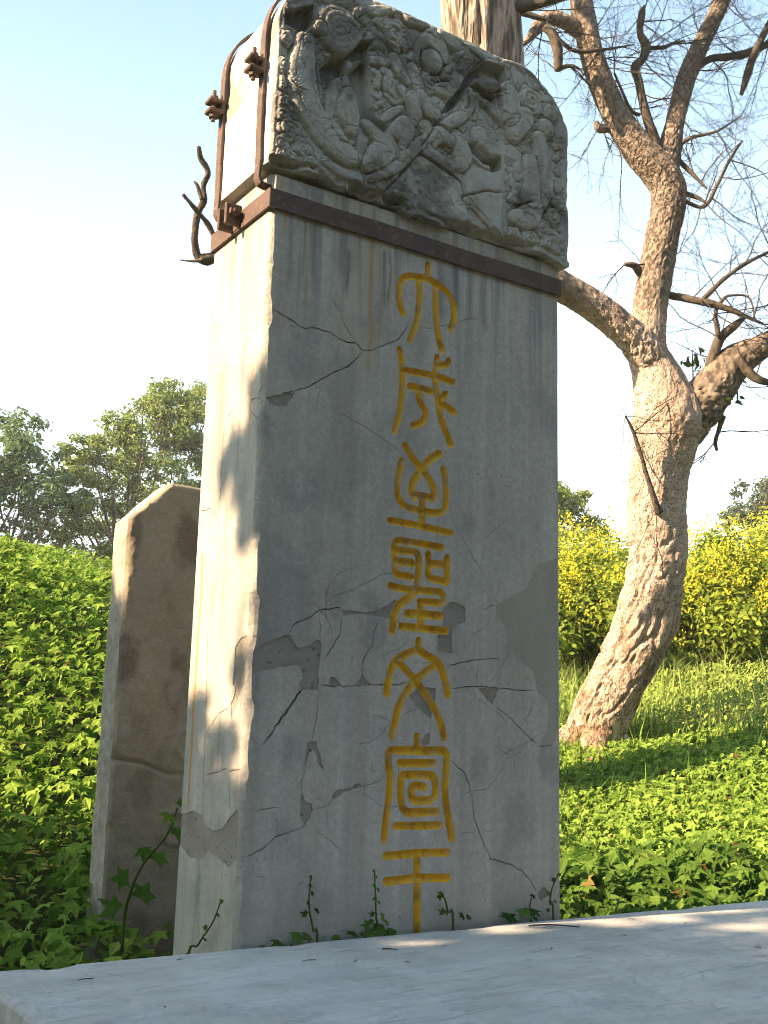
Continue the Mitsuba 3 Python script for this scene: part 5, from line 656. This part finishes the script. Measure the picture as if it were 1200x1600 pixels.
SH = [(.690, .742, 11.6, 1.00, 1.35, 1.5, 'yellow flowering shrub just right of the tall stele, left of the dead tree trunk'),
      (.715, .725, 13.2, 1.30, 1.90, 1.3, 'taller yellow flowering shrub behind the leaning trunk'),
      (.764, .690, 12.4, 1.25, 1.85, 1.2, 'yellow flowering shrub at the right side of the leaning trunk'),
      (.800, .662, 11.8, .95, 1.05, 1.5, 'low yellow flowering shrub in front on the right, nearest the grass'),
      (.822, .646, 13.6, 1.45, 2.00, .9, 'greener flowering shrub second from the right edge of the photo'),
      (.862, .612, 12.2, 1.30, 1.85, .9, 'flowering shrub cut by the right edge of the photo'),
      (.655, .770, 13.5, 1.10, 1.55, 1.0, 'yellow flowering shrub half hidden behind the right edge of the tall stele')]
for i, (dx, dy, d, rx, rz, fl, lab) in enumerate(SH):
    x, y = px(dx, dy, d); shrub('flowering_shrub' if i == 0 else f'flowering_shrub_{i:03d}', x, y, rx, rz*1.16, 70+i, fl, lab, 13000)
# ---------------------------------------------------------------- trees
def crown(key, blobs, n, size, seed, dark, light, lobes=9, shape=None, bsdf='tree_leaf'):
    r = np.random.default_rng(seed); P, N = [], []
    vol = np.array([b[3]**2 for b in blobs]); vol = vol/vol.sum()
    for (x, y, z, rad), w in zip(blobs, vol):
        m = max(5, int(lobes*2.2)); u = r.normal(size=(m, 3)); u /= np.linalg.norm(u, axis=1, keepdims=True)
        c = np.array([x, y, z])+u*rad*np.array([1, 1, .8])*r.uniform(.35, 1.0, (m, 1)); cr_ = rad*r.uniform(.16, .42, m)
        k = r.choice(m, int(n*w), p=cr_**2/(cr_**2).sum()); d = r.normal(size=(len(k), 3)); d /= np.linalg.norm(d, axis=1, keepdims=True)
        P.append(c[k]+d*(cr_[k]*r.uniform(.2, 1.1, len(k)))[:, None]*np.array([1.15, 1.15, .75])); N.append(d)
    P, N = np.vstack(P), np.vstack(N); n = len(P)
    put_leaves(key, [scatter(shape or oval(), P, N+np.array([0, 0, .6])+r.normal(0, .6, N.shape), size*(.6+.8*r.random(n)), shades(n, r, dark, light), r)], bsdf)
    return P
def backdrop_tree(key, x, y, blobs, n, size, seed, dark, light, label, trunk_r=.16, group='trees behind the mound'):
    r = np.random.default_rng(seed+100); g = float(ground_z(x, y)); bl = [(x+a, y+b, c, rad) for a, b, c, rad in blobs]
    zc = np.mean([b[2] for b in bl]); zl = min(b[2]-b[3] for b in bl)
    fork = np.array([x+r.normal(0, .2), y, max(g+.6, zl+.1)])
    put(key+'__trunk', sweep([[x, y, g-.3, trunk_r*1.3], [(x+fork[0])/2+.1, y, (g+fork[2])/2, trunk_r], [*fork, trunk_r*.85]], .2, 10, .15, seed=seed), 'dark_bark', True)
    br = []
    for b in bl:
        for k in range(2):
            e = np.array(b[:3])+r.normal(0, .45, 3)*b[3]; v_ = e-fork; side = np.cross(v_, [0, 0, 1.]); side /= np.linalg.norm(side)+1e-6
            m1 = fork+v_*.33+side*r.normal(0, .28)+np.array([0, 0, r.normal(-.15, .2)]); m2 = fork+v_*.68+side*r.normal(0, .3)+np.array([0, 0, r.normal(0, .2)])
            br.append(sweep([[*fork, trunk_r*.45], [*m1, trunk_r*.30], [*m2, trunk_r*.17], [*e, .012]], .15, 6, .1, seed=k))
            for _ in range(2):
                q = m2+(e-m2)*r.uniform(0, .8); br.append(sweep([[*q, trunk_r*.12], [*(q+r.normal(0, .22, 3)), trunk_r*.08], [*(q+r.normal(0, .55, 3)*np.array([1, 1, .7])), .008]], .15, 5))
    put(key+'__branch', cat(br), 'dark_bark', True)
    crown(key+'__crown', bl, n, size, seed, dark, light)
    tag(key, label, 'tree', group)
td, tl = (.10, .155, .08), (.26, .36, .17)
backdrop_tree('leafy_tree', 5.9, 27.2, [(-.3, 0, 8.6, 1.25), (.7, .3, 8.4, 1.1), (-1.2, .2, 7.9, 1.2), (1.3, -.2, 7.6, .75), (.1, .2, 7.5, .7), (-.2, .4, 5.9, 1.0), (-1.2, 0, 5.4, 1.1), (.8, .2, 6.3, .5), (-2.6, .5, 7.6, 1.3), (-2.4, 0, 5.6, 1.2), (.3, 0, 9.2, .8), (.9, 0, 7.2, .9), (-.4, .3, 6.8, .9), (1.6, 0, 5.2, .7)], 21000, .105, 201, td, tl, 'thin leafy tree at the left edge of the photo with sky showing through its crown', .14)
backdrop_tree('leafy_tree_001', 9.9, 27.6, [(.4, 0, 10.4, 1.0), (-.2, .2, 9.2, 1.2), (-1.4, 0, 8.6, 1.0), (-2.1, .2, 7.9, .9), (.6, 0, 8.4, 1.3), (-1.0, .3, 7.3, 1.2), (-2.3, 0, 6.9, .75), (-1.8, .1, 6.0, .8), (-2.4, .2, 5.3, .75), (1.4, 0, 10.2, 1.2), (.6, 0, 6.8, 1.2), (.5, 0, 11.2, .7), (-.8, 0, 9.9, .8), (-1.9, 0, 8.9, .7), (-.4, .2, 6.1, .9), (1.7, 0, 11.3, 1.0), (2.2, 0, 9.6, 1.2), (1.9, 0, 7.8, 1.1)], 37000, .10, 202, (.13, .185, .06), (.38, .45, .14), 'leafy tree rising behind the brown weathered stele', .15)
backdrop_tree('leafy_tree_002', 18.7, 18.9, [(.0, 0, 7.5, .8), (-.8, .2, 7.7, .95), (.5, -.35, 6.9, .6), (-.3, 0, 6.3, .9), (.6, -.4, 6.1, .6)], 8000, .10, 203, (.14, .20, .05), (.34, .40, .11), 'small leafy tree top just right of the tall stele behind the shrubs', .10)
backdrop_tree('leafy_tree_003', 31.3, 22.2, [(0, 0, 10.0, 1.2), (.9, -.7, 9.8, 1.3), (-.6, .5, 9.3, .9), (.4, -.4, 8.6, 1.2), (1.8, -1.5, 9.0, 1.3)], 9000, .14, 204, (.08, .11, .07), (.18, .21, .12), 'dark round tree far off at the right edge of the photo', .18)
# trees that stand left of the view and shade the altar and the foot of the mound
def shade_tree(key, x, y, blobs, n, seed, label):
    backdrop_tree(key, x, y, blobs, n, .17, seed, (.04, .08, .02), (.12, .17, .04), label, .2, None)
shade_tree('shade_tree', -7.6, -.4, [(1.3, -.6, 4.9, .9), (1.4, .1, 5.0, .85), (1.2, .75, 4.8, .7), (1.5, -.2, 4.2, .9), (1.3, .6, 4.1, .9), (1.5, 1.2, 4.3, .7), (1.2, -1.3, 4.8, 1.1), (1.4, -.6, 3.4, 1.1), (1.2, .8, 3.2, .9), (.4, -.4, 5.5, .7), (.2, -1.4, 6.0, 1.1), (1.4, -2.2, 3.8, 1.1), (1.4, 1.05, 5.85, .30), (1.4, .7, 5.7, .3), (1.2, 1.5, 5.0, .35)], 9500, 301, 'leafy tree left of the view that shades the altar')
shade_tree('shade_tree_001', -7.4, 2.4, [(1.2, -1.3, 4.2, .8), (1.2, -.6, 4.1, .85), (1.3, .3, 3.5, .8), (1.2, 1.2, 3.0, .8), (1.3, -.5, 3.0, .9), (1.0, .9, 2.4, .8), (1.1, -1.6, 3.2, .9), (1.3, -1.0, 5.0, .4), (1.2, -.55, 4.85, .5), (1.1, -.25, 4.4, .55), (1.3, -.2, 5.2, .4)], 9000, 302, 'leafy tree left of the view that shades the foot of the mound')
PLACE = ('farthest left', 'second from the left', 'third from the left', 'fourth from the left', 'fourth from the right', 'third from the right', 'second from the right', 'farthest right')
for i, (x, y, s) in enumerate(((-13, -9.0, .9), (-9, -11, 1.0), (-5, -12, .9), (-1, -12.5, 1.05), (3.2, -12, .95), (7.4, -12, 1.0), (11.5, -11, .9), (15, -8.5, .95))):  # unseen grove, made dense and tall to cut sky light on the stele front
    backdrop_tree('unseen_grove_tree' if i == 0 else f'unseen_grove_tree_{i:03d}', x, y, [(0, 0, 3.4*s, 2.2), (1.2, .3, 5.2*s, 2.3), (-1.3, 0, 5.8*s, 2.3), (0, .2, 7.4*s, 2.2), (.9, 0, 9.0*s, 1.9), (-1.6, .5, 3.0, 1.7), (1.8, .4, 3.2, 1.8)], 5200, .42, 320+i, (.03, .05, .02), (.07, .10, .035), f'unseen dark tree added behind the viewpoint, {PLACE[i]} of its row', .25, 'unseen grove trees added behind the viewpoint')
# ---- dead leaning tree
def knots(seed, amp):
    def f(s, th, n): return 1+amp*(meshkit.fbm(np.stack(np.broadcast_arrays(np.cos(th)*1.6, np.sin(th)*1.6, s*34), -1)+seed, 3, seed)-.5)+.10*(meshkit.noise(np.stack(np.broadcast_arrays(np.cos(th)*5, np.sin(th)*5, s*150), -1), seed+1)-.5)
    return f
def bark_form(seed, amp):
    """Swellings, then long fissures between plates low on the trunk and small scales everywhere."""
    def f(s, th, n):
        c, d = np.cos(th), np.sin(th); st = lambda *q: np.stack(np.broadcast_arrays(*q), -1)
        ridge = 1-np.abs(2*meshkit.fbm(st(c*3.2, d*3.2, s*26)+seed, 2, seed+5)-1); low = np.clip((.34-s)/.12, 0, 1)
        return 1+amp*(meshkit.fbm(st(c*1.6, d*1.6, s*34)+seed, 3, seed)-.5)-(.03+.09*low)*np.clip((ridge-.80)*5, 0, 1)+.075*(meshkit.fbm(st(c*7, d*7, s*170), 3, seed+1)-.5)
    return f
TR = DATA['tree']
trunk = sweep(TR['trunk'][0], .017, 120, .05, (5., 3.), 3, bark_form(4, .15))
bc = np.array(TR['trunk'][0])[4, :3]+_R*.20-np.array([0, 0, -.14]); dv = trunk.vertices-bc
burl = np.exp(-(np.linalg.norm(dv, axis=1)/.15)**2); trunk.vertices += (dv/(np.linalg.norm(dv, axis=1, keepdims=True)+1e-6))*(burl*.05)[:, None]
foot = []
b0 = np.array(TR['trunk'][0][1][:3])+np.array([.06, -.03, 0]); gz = float(ground_z(b0[0], b0[1]))
for a, l in ((2.6, .55), (4.0, .6), (.6, .4), (5.2, .5)):
    foot.append(sweep([[b0[0], b0[1], gz+.28, .16], [b0[0]+math.cos(a)*l*.5, b0[1]+math.sin(a)*l*.5, gz+.10, .11], [b0[0]+math.cos(a)*l, b0[1]+math.sin(a)*l, gz-.10, .06]], .04, 16, .2, seed=int(a*9)))
put('dead_tree__trunk', cat([trunk]+foot), 'flaky_bark', True)
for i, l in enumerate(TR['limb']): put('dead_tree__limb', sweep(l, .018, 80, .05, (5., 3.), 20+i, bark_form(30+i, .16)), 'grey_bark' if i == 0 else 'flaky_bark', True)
for i, l in enumerate(TR['branch']): put('dead_tree__branch', sweep(l, .018, 12, .22, (5., 9.), 40+i), 'dark_bark' if i not in (1, 16) else 'flaky_bark', True)
tag('dead_tree', 'leaning bare old tree with peeling sunlit bark forking right of the stele', 'tree')
def twigs(seed, starts, n_sub=5):
    r = np.random.default_rng(seed); ms = []
    def walk(p, d, L, rad, depth):
        n = max(4, int(L/.09)); pts = [p]; dd = d.copy(); bend = r.normal(0, .10, 3)
        for i in range(n):
            dd = dd+bend*.5+r.normal(0, .13, 3); dd /= np.linalg.norm(dd); pts.append(pts[-1]+dd*L/n)
        pts = np.array(pts); rd = np.linspace(rad, .0016, len(pts))
        from_ = pts
        t = np.gradient(pts, axis=0); t /= np.linalg.norm(t, axis=1, keepdims=True); a = np.cross(t, [.31, .2, .93]); a /= np.linalg.norm(a, axis=1, keepdims=True)+1e-9; b = np.cross(t, a)
        th = np.arange(3)*2.0944
        v = pts[:, None]+rd[:, None, None]*(np.cos(th)[None, :, None]*a[:, None]+np.sin(th)[None, :, None]*b[:, None])
        ms.append(quads(v.reshape(-1, 3), grid_faces(len(pts), 3, True)))
        if depth > 0:
            for _ in range(r.integers(2, n_sub+1)):
                k = r.integers(1, len(pts)-1); d2 = t[k]*.8+r.normal(0, .55, 3); d2 /= np.linalg.norm(d2)
                walk(pts[k], d2, L*r.uniform(.35, .65), rd[k]*.65, depth-1)
    for p, d, L, rad in starts: walk(np.array(p), np.array(d)/np.linalg.norm(d), L, rad, 2)
    return cat(ms)
r7 = np.random.default_rng(77); st = []
allb = [np.array(l) for l in TR['limb'][2:]+TR['branch']]+[np.array(TR['trunk'][0])[-9:], np.array(TR['limb'][0])[-4:]]
for q in allb:
    S = spline(q, .1)
    for k in range(max(2, int(len(S)*.55))):
        p = S[r7.integers(len(S)//4, len(S))]; d = _R*r7.normal(.35, .9)+np.array([0, 0, 1])*r7.normal(.1, .8)+_F*r7.normal(0, .4)
        st.append((p[:3], d, r7.uniform(.35, 1.2), min(.0065, p[3]*.6)))
put('dead_tree__twig', twigs(78, st), 'twig_bark', True); labels['dead_tree__twig'] = {'kind': 'stuff'}
hi = []
e0, e1 = np.array(TR['limb'][2][-1][:3]), np.array(TR['trunk'][0][-1][:3])
for j, (b, dx, dz) in enumerate(((e0, .9, .9), (e0, -.5, 1.1), (e0, 1.6, .1), (e1, .5, 1.0), (e1, -.7, .7))):
    q = b+_R*dx+np.array([0, 0, dz]); put('dead_tree__branch', sweep([[*b, .045], [*((b+q)/2+np.array([0, 0, .12])), .035], [*q, .012]], .03, 8, .2, seed=80+j), 'dark_bark', True)
    for k in range(9):
        f = r7.uniform(.2, 1); hi.append((b+(q-b)*f+np.array([0, 0, .48*f*(1-f)]), _R*r7.normal(.2, 1)+np.array([0, 0, r7.normal(-.5, .6)]), r7.uniform(.6, 1.4), .0055))
k = put('dead_tree__twig', twigs(79, hi), 'twig_bark', True); labels[k] = {'kind': 'stuff'}
def sprout_on_tree(p, n, seed, L):
    r = np.random.default_rng(seed); p = np.array(p); pos = p+np.stack([r.normal(0, .05, n), r.normal(0, .05, n), r.uniform(0, L, n)], 1)+_R*r.normal(0, .06, (n, 1))
    k = put('dead_tree__leafy_sprout', sweep([[*p, .008], [*(p+np.array([0, 0, L*.5])), .006], [*(p+np.array([0, 0, L])), .003]], .08, 5), 'twig_bark', True)
    kk = put_leaves(k+'__leaf', [scatter(oval(), pos, r.normal(size=(n, 3))+np.array([0, 0, .4]), .06*(.6+.8*r.random(n)), shades(n, r, (.03, .06, .015), (.09, .14, .03)), r)], 'vine_leaf'); labels[kk] = {'kind': 'stuff'}
tp = np.array(TR['limb'][0][1][:3])
sprout_on_tree(tp+_R*-.03+np.array([0, 0, .10]), 42, 91, .42); sprout_on_tree(np.array(TR['limb'][0][3][:3])-np.array([0, 0, .35])+_R*.0, 16, 92, .2)
# ---- old cypress behind the stele
CY = DATA['cyp']
def flutes(s, th, n): return 1+.05*np.sin(th*9+s*4)+.035*np.sin(th*17-s*9+1)+.03*np.sin(th*29+s*14)
put('old_cypress__trunk', sweep(CY['trunk'][0], .05, 72, .10, (4., .6), 5, flutes), 'fibrous_bark', True)
for i, l in enumerate(CY['branch']): put('old_cypress__branch', sweep(l, .014, 14, .42, (5., 16.), 60+i), 'dark_bark', True)
c0 = np.array(CY['trunk'][0])
crown('old_cypress__crown', [(*(c0[-1, :3]+np.array([0, 0, -.6])), 1.0), (*(c0[-2, :3]+np.array([.4, .2, .2])), 1.1), (*(c0[-3, :3]+np.array([-.6, .5, .4])), .9)], 3500, .13, 95, (.03, .05, .02), (.07, .10, .03))
tag('old_cypress', 'furrowed old trunk rising behind the carved head, with a dead crooked branch at its left', 'tree')
# ---------------------------------------------------------------- small plants along the altar edge
def sprig(key, pts, leaves, seed, label, r0=.0035, col=((.06, .13, .02), (.16, .26, .05)), shape=None):
    """A thin stem through pts (x, y, z) from the ground up; leaves: (height share, side, reach, size)."""
    r = np.random.default_rng(seed); x, y, _ = pts[0]; g = float(ground_z(x, y))
    P = [[x, y, g, r0*1.3]]+[[*p, r0*(1.1-.7*i/len(pts))] for i, p in enumerate(pts)]
    put(key+'__stem', sweep(P, .02, 6), 'stem_green', True); S = spline(P[1:], .008)
    for t, side, reach, s in leaves:
        b = S[int(t*(len(S)-1)), :3]; o = np.array([side, -.35, .35]); o /= np.linalg.norm(o); pos = b+o*reach
        if 0 < pos[0] < W and y < .3: pos[1] = min(pos[1], -.010-.4*s)
        nn = np.array([side*.3, -.8, .65])+r.normal(0, .22, 3)
        put_leaves(key+'__leaf', [scatter(shape or palmate(), pos[None], nn[None], np.array([s]), shades(1, r, *col), r, (np.array([side, 0, .25])+r.normal(0, .2, 3))[None])], 'vine_leaf')
    tag(key, label, 'plant')
scene['stem_green'] = {'type': 'twosided', 'bsdf': {'type': 'diffuse', 'reflectance': {'type': 'rgb', 'value': [.075, .10, .03]}}}
DK = ((.035, .06, .015), (.06, .09, .025))
sprig('weed_sprig', [(.250, -.028, .86), (.235, -.028, .93), (.217, -.028, 1.0), (.220, -.028, 1.075)], [(.55, -1, .022, .020), (.58, 1, .02, .016), (.66, -.2, .012, .014), (.8, .5, .008, .012), (.9, -.4, .006, .012), (1, .1, .004, .012)], 401, 'dark thin sprig at the foot of the stele, left of the tall pale sprig', col=DK)
sprig('tall_sprig', [(.452, -.03, .86), (.447, -.03, .95), (.442, -.03, 1.02), (.436, -.03, 1.09)], [(.28, -1, .045, .024), (.33, 1, .03, .020), (.36, -1, .022, .020), (.42, 1, .018, .018), (.30, 1, .075, .012), (.46, -1, .016, .016), (.58, .6, .010, .013), (.66, -.6, .008, .012), (.74, .6, .008, .012), (.82, -.5, .006, .011), (.9, .5, .005, .010), (.97, -.3, .004, .009)], 402, 'tall pale green sprig just left of the lowest gold character')
sprig('forked_sprig', [(.735, -.03, .88), (.712, -.03, .95), (.700, -.03, .99), (.686, -.03, 1.005)], [(.98, -.6, .012, .018), (.9, -1, .020, .020), (.55, -1, .016, .022), (.5, -1, .032, .018), (.35, 1, .040, .022), (.30, 1, .058, .020)], 403, 'small leafy sprig just right of the lowest gold character', col=((.04, .09, .02), (.09, .15, .03)))
sprig('corner_sprig', [(1.146, -.03, .88), (1.13, -.03, .95), (1.14, -.03, 1.0), (1.165, -.03, 1.04)], [(.98, .3, .012, .016), (.9, -.6, .012, .014), (.6, -1, .012, .014), (.45, 1, .02, .014), (.3, -1, .014, .012)], 404, 'thin climbing sprig at the bottom right corner of the tall stele', col=((.05, .10, .02), (.11, .18, .03)))
sprig('bent_sprig', [(1.05, -.03, .87), (1.04, -.03, .93), (1.05, -.03, .975)], [(1, .2, .006, .018), (.6, -.8, .015, .016), (.35, .8, .02, .014)], 407, 'short dark sprig between the low leaves and the thin climbing sprig', col=DK)
def rosette(key, x, z, leaves, seed, label):
    """Broad leaves low at the altar edge: (along, up, size) each."""
    r = np.random.default_rng(seed); y = -.036; g = float(ground_z(x, y))
    put(key+'__stem', sweep([[x, y, g, .006], [x, y, (g+z)/2, .005], [x, y, z-.01, .003]], .06, 6), 'stem_green', True)
    for dx, dz, s in leaves:
        pos = np.array([x+dx, y-.004*r.random(), z+dz])
        put_leaves(key+'__leaf', [scatter(palmate(), pos[None], (np.array([r.normal(0, .15), -.42, .9]))[None], np.array([s]), shades(1, r, (.06, .12, .02), (.13, .23, .045)), r, np.array([[dx*6+r.normal(0, .2), -.1, .1]]))], 'vine_leaf')
    tag(key, label, 'plant')
rosette('broad_leaf_weed', .46, .915, [(-.045, -.005, .04), (0, .005, .05), (.045, -.01, .045), (.02, -.015, .04)], 411, 'broad green leaves under the tall sprig at the altar edge')
rosette('broad_leaf_weed_001', .16, .912, [(-.04, -.005, .035), (.01, .008, .045), (.055, .005, .035), (-.08, -.015, .03)], 412, 'low green leaves at the altar edge near the left corner of the stele')
rosette('broad_leaf_weed_002', .975, .925, [(-.03, -.005, .045), (.03, .012, .05), (.075, .005, .035)], 413, 'green leaves at the altar edge near the right corner of the stele')
rosette('broad_leaf_weed_003', .34, .908, [(-.04, 0, .03), (.02, .005, .03), (.06, 0, .028)], 414, 'small strip of leaves between the dark sprig and the tall sprig')
sprig('creeper_sprig', [(-.05, .20, .80), (-.03, .17, .88), (-.022, .10, .95), (-.02, .06, 1.01)], [(.2, -1, .02, .018), (.4, 1, .012, .014), (.6, -.6, .014, .014), (.8, .5, .01, .012), (1, 0, .006, .012), (.1, .8, .02, .016)], 405, 'fine creeping weed at the foot of the stele on its sunlit left face', col=((.05, .09, .02), (.10, .16, .03)))
sprig('vine_shoot', [(.10, 1.10, .78), (.11, 1.08, .9), (.14, 1.05, 1.0), (.20, 1.0, 1.1), (.22, .96, 1.2)], [(.1, -1, .06, .07), (.2, 1, .05, .07), (.35, -1, .05, .06), (.5, 1, .05, .06), (.6, -1, .04, .05), (.75, 1, .04, .06), (.9, -.5, .03, .05), (1, .4, .02, .045)], 406, 'vine shoot with large pointed leaves in front of the brown stele', .006, ((.05, .11, .02), (.12, .22, .04)))
# ---------------------------------------------------------------- twigs lying on the altar
def fallen(key, pts, r0, label):
    put(key, sweep([[x, y, .9115+r0+dz, r0*(1-.5*i/len(pts))] for i, (x, y, dz) in enumerate(pts)], .01, 6, .3, seed=3), 'twig_bark', True); tag(key, label, 'twig')
fallen('fallen_twig', [(.318, -.262, 0), (.33, -.270, .001), (.350, -.285, 0)], .0022, 'short dark twig lying on the altar below the lowest gold character')
fallen('fallen_twig_001', [(.935, -.150, 0), (.97, -.175, .004), (1.02, -.190, .002), (1.07, -.235, 0)], .0028, 'forked dry twig lying on the altar edge near the right corner of the stele')
rl = np.random.default_rng(9)
for i in range(14):
    x, y = rl.uniform(-.5, 1.6), rl.uniform(-.95, -.12); a = rl.uniform(0, 3.14); l = rl.uniform(.008, .022)
    key = put('dry_needle', sweep([[x, y, .9120, .0011], [x+math.cos(a)*l, y+math.sin(a)*l*.5, .9135, .0011], [x+2*math.cos(a)*l, y+math.sin(a)*l, .912, .0007]], .01, 5), 'twig_bark', True)
    tag(key, 'tiny dark fallen needle on the altar top', 'needle', 'dry needles scattered on the altar top')

# ---------------------------------------------------------------- added haze: lightens the far trees, mostly standing in for lens glare
scene['haze_air'] = {'type': 'homogeneous', 'albedo': {'type': 'rgb', 'value': [.95, .95, .95]}, 'sigma_t': .0013}
scene['haze'] = {'type': 'cube', 'to_world': T().translate([3, 4, 7.4]).scale([164, 164, 8.7]), 'bsdf': {'type': 'null'}, 'interior': {'type': 'ref', 'id': 'haze_air'}}
scene['camera']['medium'] = {'type': 'ref', 'id': 'haze_air'}
tag('haze', 'thin haze added to the air to lighten the far trees', kind='stuff')
